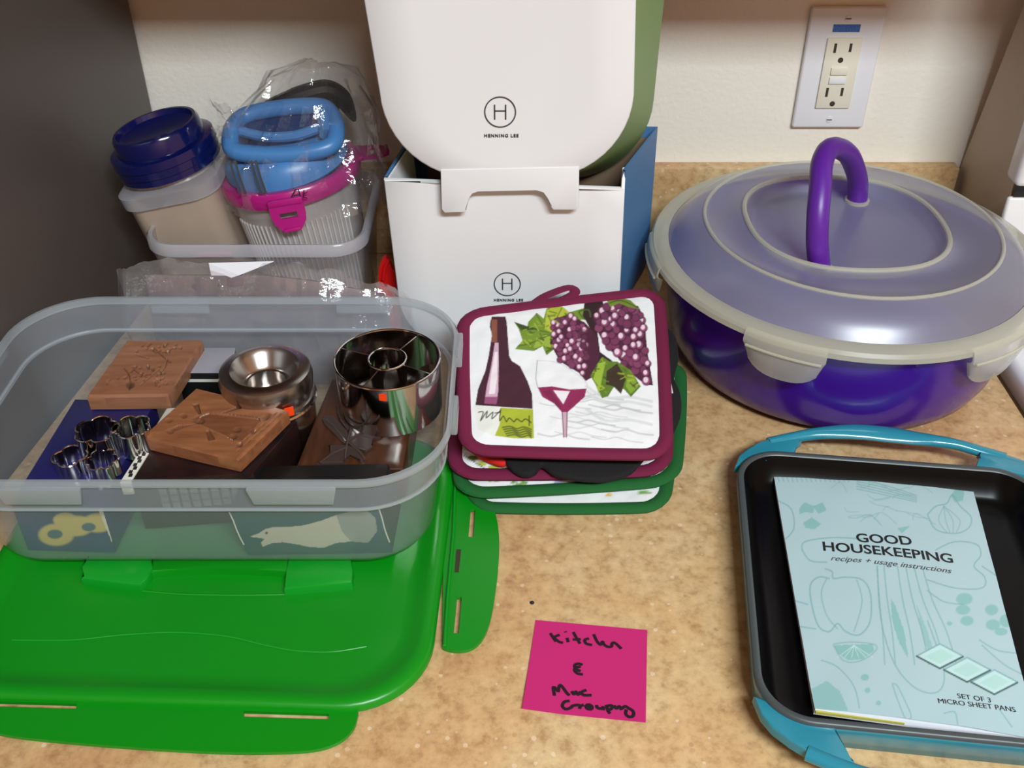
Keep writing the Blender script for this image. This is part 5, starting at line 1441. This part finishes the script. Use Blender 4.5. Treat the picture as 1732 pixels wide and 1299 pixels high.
def pan_handle(path_px, zs, ws, hs, mirror=False):
    pts = []
    for (x, y), z in zip(path_px, zs):
        u, v = uv(x, y, z); pts.append(L(u, (PD - v) if mirror else v, z))
    pp_ = smooth_path(pts, 6)
    tp = []
    for i in range(len(pp_)):
        f = i / 6; k = min(int(f), len(ws) - 1); k2 = min(k + 1, len(ws) - 1); tp.append(lerp(ws[k], ws[k2], f - k))
    rings = []
    n = 14
    for i, p in enumerate(pp_):
        t = (pp_[min(i + 1, len(pp_) - 1)] - pp_[max(i - 1, 0)]).normalized()
        s = t.cross(Vector((0, 0, 1))).normalized(); u_ = s.cross(t)
        rings.append([p + s * tp[i] * math.cos(2 * PI * j / n) + u_ * 0.0042 * math.sin(2 * PI * j / n) for j in range(n)])
    return obj('handle', loft(rings), M['pan_teal'], pan)
hp_px = [(1300, 750), (1345, 740), (1385, 733.5), (1445, 731), (1500, 735.5), (1540, 741), (1580, 746), (1620, 753), (1665, 766), (1700, 776)]
hz = [0.0205, 0.0215, 0.0225, 0.024, 0.024, 0.024, 0.0235, 0.0225, 0.021, 0.0205]
hw = [0.0050, 0.0048, 0.0058, 0.0086, 0.0092, 0.0080, 0.0056, 0.0046, 0.0048, 0.0050]
pan_handle(hp_px, hz, hw, None)
pan_handle(hp_px, hz, hw, None, True)
web_l = [(1243, 790), (1250, 772), (1262, 761), (1282, 751.5), (1310, 742), (1340, 735.5), (1356, 738), (1356, 746), (1346, 752), (1344, 772)]
web_r = [(1650, 790), (1655, 776), (1662, 772), (1655, 765), (1660, 760), (1700, 769), (1735, 781), (1758, 792), (1768, 812)]
for mir in (False, True):
    for wb in (web_l, web_r):
        pts = []
        for x, y in wb:
            u, v = uv(x, y, 0.0225); q = L(u, PD - v if mir else v, 0); pts.append((q.x, q.y))
        obj('handle_web', prism(pts, 0.0165, 0.0235, 0.0016), M['pan_teal'], pan)

# booklet
BZ = 0.0105
bcn = [G(1377, 1202, BZ), G(1757, 1254, BZ), G(1641, 812, BZ), G(1308, 793, BZ + 0.002)]
bkl = thing('booklet', 'pale teal recipe booklet with vegetable drawings lying in the griddle pan', 'booklet', ((bcn[0] + bcn[2]) / 2).to_2d().to_3d() + Vector((0, 0, 0.0055)))
NU, NV = 230, 300
V, F = quad_grid(bcn, NU, NV)
def bk_z(u, v): return 0.0105 + 0.0035 * math.sin(PI * min(1, max(0, u)) * 0.9) * (0.5 + 0.5 * (1 - v)) + 0.0006 * noise.noise(Vector((u * 5, v * 6, 2))) + 0.002 * (1 - v) ** 6 * (1 - u)
for k, q in enumerate(V):
    u, v = (k % (NU + 1)) / NU, (k // (NU + 1)) / NV
    q.z = bk_z(u, v)
pp = Paint(V, rgb(172, 200, 206))
TE, TE2 = rgb(116, 166, 170), rgb(132, 184, 182)
def c7(x, y): return 1200 + x / 2.169, 700 + y / 2.169
def Q(pts): return [c7(*p) for p in pts]
def sk(pts, w=2.0, col=TE, a=0.8, sub=4): pp.stroke(Q(pts), w, col, a, sub)
rnd = random.Random(2)
for pts in ([(330, 345), (350, 325), (385, 340), (380, 365), (350, 362), (330, 370)], [(380, 340), (415, 325), (430, 355), (400, 368)], [(345, 400), (375, 380), (410, 405), (385, 425), (350, 420)], [(885, 300), (910, 270), (935, 280), (930, 320), (900, 325)], [(690, 420), (735, 412), (705, 440)]):
    pp.poly(Q(pts), TE2, 0.9)
pp.poly(Q([(375, 1010), (430, 980), (480, 1020), (510, 1090), (380, 1095)]), TE2, 0.8)
pp.poly(Q([(455, 850), (600, 845), (605, 870), (565, 900), (510, 905), (470, 880)]), TE2, 0.9)
for k in range(6): sk([(530, 850), (470 + 26 * k, 895)], 1.0, rgb(196, 226, 226), 0.9, 0)
sk([(455, 845), (530, 838), (610, 850), (600, 880), (545, 910), (490, 905), (455, 850)], 1.6)
pp.poly(Q([(665, 680), (680, 700), (715, 800), (730, 900), (695, 840), (670, 760)]), TE2, 0.9)
pp.poly(Q([(760, 700), (800, 800), (825, 880), (800, 870), (775, 790)]), TE2, 0.7)
sk([(440, 605), (400, 600), (370, 630), (375, 700), (400, 780), (440, 800), (470, 770), (500, 800), (550, 812), (590, 760), (590, 660), (560, 610), (500, 600), (455, 605), (450, 580), (425, 570)], 2.2)
sk([(430, 605), (410, 660), (430, 740), (470, 790)], 1.6); sk([(540, 610), (560, 690), (530, 800)], 1.6)
for x0, b in ((615, 40), (640, 60), (690, 90), (720, 120), (750, 160), (780, 180)):
    sk([(x0, 560), (x0 + b * 0.2, 680), (x0 + b * 0.5, 800), (x0 + b * 0.7, 920)], 1.8)
sk([(615, 560), (630, 760), (680, 920), (760, 1010), (840, 1020), (860, 940), (800, 760)], 2.0)
sk([(340, 500), (350, 470), (450, 455), (560, 460)], 2); sk([(340, 500), (370, 540), (430, 545)], 2)
sk([(830, 500), (900, 470), (980, 480), (995, 520), (970, 560), (1010, 600), (1000, 640), (900, 640), (800, 610)], 2)
sk([(800, 370), (830, 340), (870, 330), (890, 300), (920, 340), (960, 380), (950, 420), (900, 440), (830, 425), (800, 370)], 2)
for k in range(4): sk([(860, 340), (840 + 26 * k, 390), (870 + 12 * k, 435)], 1.2)
for k in range(22):
    x, y = rnd.uniform(440, 760), rnd.uniform(230, 400); sk([(x, y), (x + rnd.uniform(10, 40), y + rnd.uniform(-30, 18)), (x + rnd.uniform(50, 90), y + rnd.uniform(-20, 30))], 1.2, TE, 0.6)
for k in range(16):
    x = 250 + 17 * k; sk([(x, 232), (x + 6, 250)], 1.5, TE, 0.7, 0)
for k in range(5): sk([(540, 240 + 9 * k), (640, 262 + 9 * k), (760, 300 + 6 * k)], 1.4)
for x, y, rx, ry in ((935, 680, 30, 22), (930, 720, 26, 18), (945, 760, 24, 18), (1035, 720, 24, 20), (1040, 775, 26, 20), (1090, 760, 26, 24), (1070, 800, 24, 14), (880, 770, 10, 8), (570, 968, 15, 12), (580, 1015, 10, 10), (620, 1062, 10, 9)):
    pp.disc(*c7(x, y), rx / 2.169, TE2, 0.9, ry / 2.169)
for pts in ([(410, 905), (470, 930), (530, 1000), (550, 1080)], [(670, 990), (690, 1050), (720, 1120), (740, 1110), (720, 1060), (690, 1000), (670, 990)], [(800, 650), (860, 690), (930, 700)], [(990, 830), (1060, 870), (1154, 880)], [(1000, 850), (1080, 920), (1154, 960)], [(860, 1100), (900, 1095), (910, 1140)], [(250, 320), (300, 350), (310, 420), (280, 460)], [(290, 680), (360, 700)], [(320, 780), (390, 790)], [(1000, 560), (1060, 600)], [(1060, 1080), (1110, 1150)]):
    sk(pts, 1.8)
# three little pans
for x, y in ((760, 890), (860, 940), (960, 985)):
    quad = [(x, y), (x + 85, y - 45), (x + 170, y), (x + 85, y + 45)]
    pp.poly(Q(quad), rgb(188, 222, 222)); pp.stroke(Q(quad + [quad[0]]), 2.2, rgb(120, 168, 172), 1)
    pp.stroke(Q([(x, y), (x + 85, y + 45), (x + 170, y + 2)]), 3.0, rgb(64, 92, 96), 1)
    pp.poly(Q([(x + 30, y + 2), (x + 88, y - 28), (x + 140, y), (x + 85, y + 28)]), rgb(170, 214, 206), 0.8)
obj('cover', (V, F), M['print_paper'], bkl, colors=pp.c)
base_pts = [Vector((p.x, p.y, 0)) for p in bcn]
def inset(k, z):
    c_ = sum(base_pts, Vector()) / 4
    return [c_ + (p - c_) * k + Vector((0, 0, z)) for p in base_pts]
obj('pages', loft([inset(0.992, 0.0056), inset(0.985, 0.0096)]), M['paper'], bkl, smooth=False)
yp = [G(1379, 1203, 0.0085), G(1530, 1223, 0.0085)]
obj('yellow_page', hexa([yp[0] + Vector((0, -0.001, -0.0018)), yp[1] + Vector((0, -0.0004, -0.0018)), yp[1] + Vector((0, 0.004, -0.0018)), yp[0] + Vector((0, 0.004, -0.0018))], [yp[0] + Vector((0, -0.001, 0.0006)), yp[1] + Vector((0, -0.0004, 0.0002)), yp[1] + Vector((0, 0.004, 0.0004)), yp[0] + Vector((0, 0.004, 0.0008))]), mat('yellow page', rgb(196, 186, 96), 0.6), bkl, smooth=False)
# the page block stands on the pan floor
def btext(body, cxp, cyp, px_w, m, shear=0.0, bold=0.0, size=0.01, x2=None):
    g = G(cxp, cyp, 0.0125)
    a_, b_ = G(x2[0], x2[1], 0.0125), G(x2[2], x2[3], 0.0125)
    exx = (b_ - a_).normalized(); eyy = Vector((-exx.y, exx.x, 0))
    o = text('lettering', body, size, g, exx, eyy, m, bkl, shear=shear, bold=bold, extrude=0.0)
    org = ORG[bkl.name]; A0 = bcn[0].to_2d(); U_ = bcn[1].to_2d() - A0; V_ = bcn[3].to_2d() - A0
    W_ = bcn[2].to_2d() - bcn[1].to_2d() - V_
    for vtx in o.data.vertices:                       # lay the ink on the curved cover
        p = Vector((vtx.co.x + org.x, vtx.co.y + org.y)); u = v = 0.5
        for _ in range(6):
            r = A0 + U_ * u + V_ * v + W_ * (u * v) - p
            du, dv = U_ + W_ * v, V_ + W_ * u; det = du.x * dv.y - du.y * dv.x
            u -= (r.x * dv.y - r.y * dv.x) / det; v -= (du.x * r.y - du.y * r.x) / det
        vtx.co.z = bk_z(u, v) + 0.00035 - org.z
    return o
btext('GOOD', 1495, 914, 90, M['ink'], size=0.0126, bold=0.0002, x2=(1450, 910, 1542, 916))
btext('HOUSEKEEPING', 1501, 935, 230, M['ink'], size=0.0126, bold=0.0002, x2=(1388, 925, 1614, 948))
btext('recipes + usage instructions', 1505, 955, 230, M['ink_grey'], size=0.0072, shear=0.45, x2=(1395, 941, 1618, 967))
btext('SET OF 3', 1647, 1184, 50, M['ink'], size=0.0052, x2=(1620, 1181, 1672, 1187))
btext('MICRO SHEET PANS', 1651, 1196, 120, M['ink'], size=0.0052, x2=(1590, 1190, 1712, 1201))
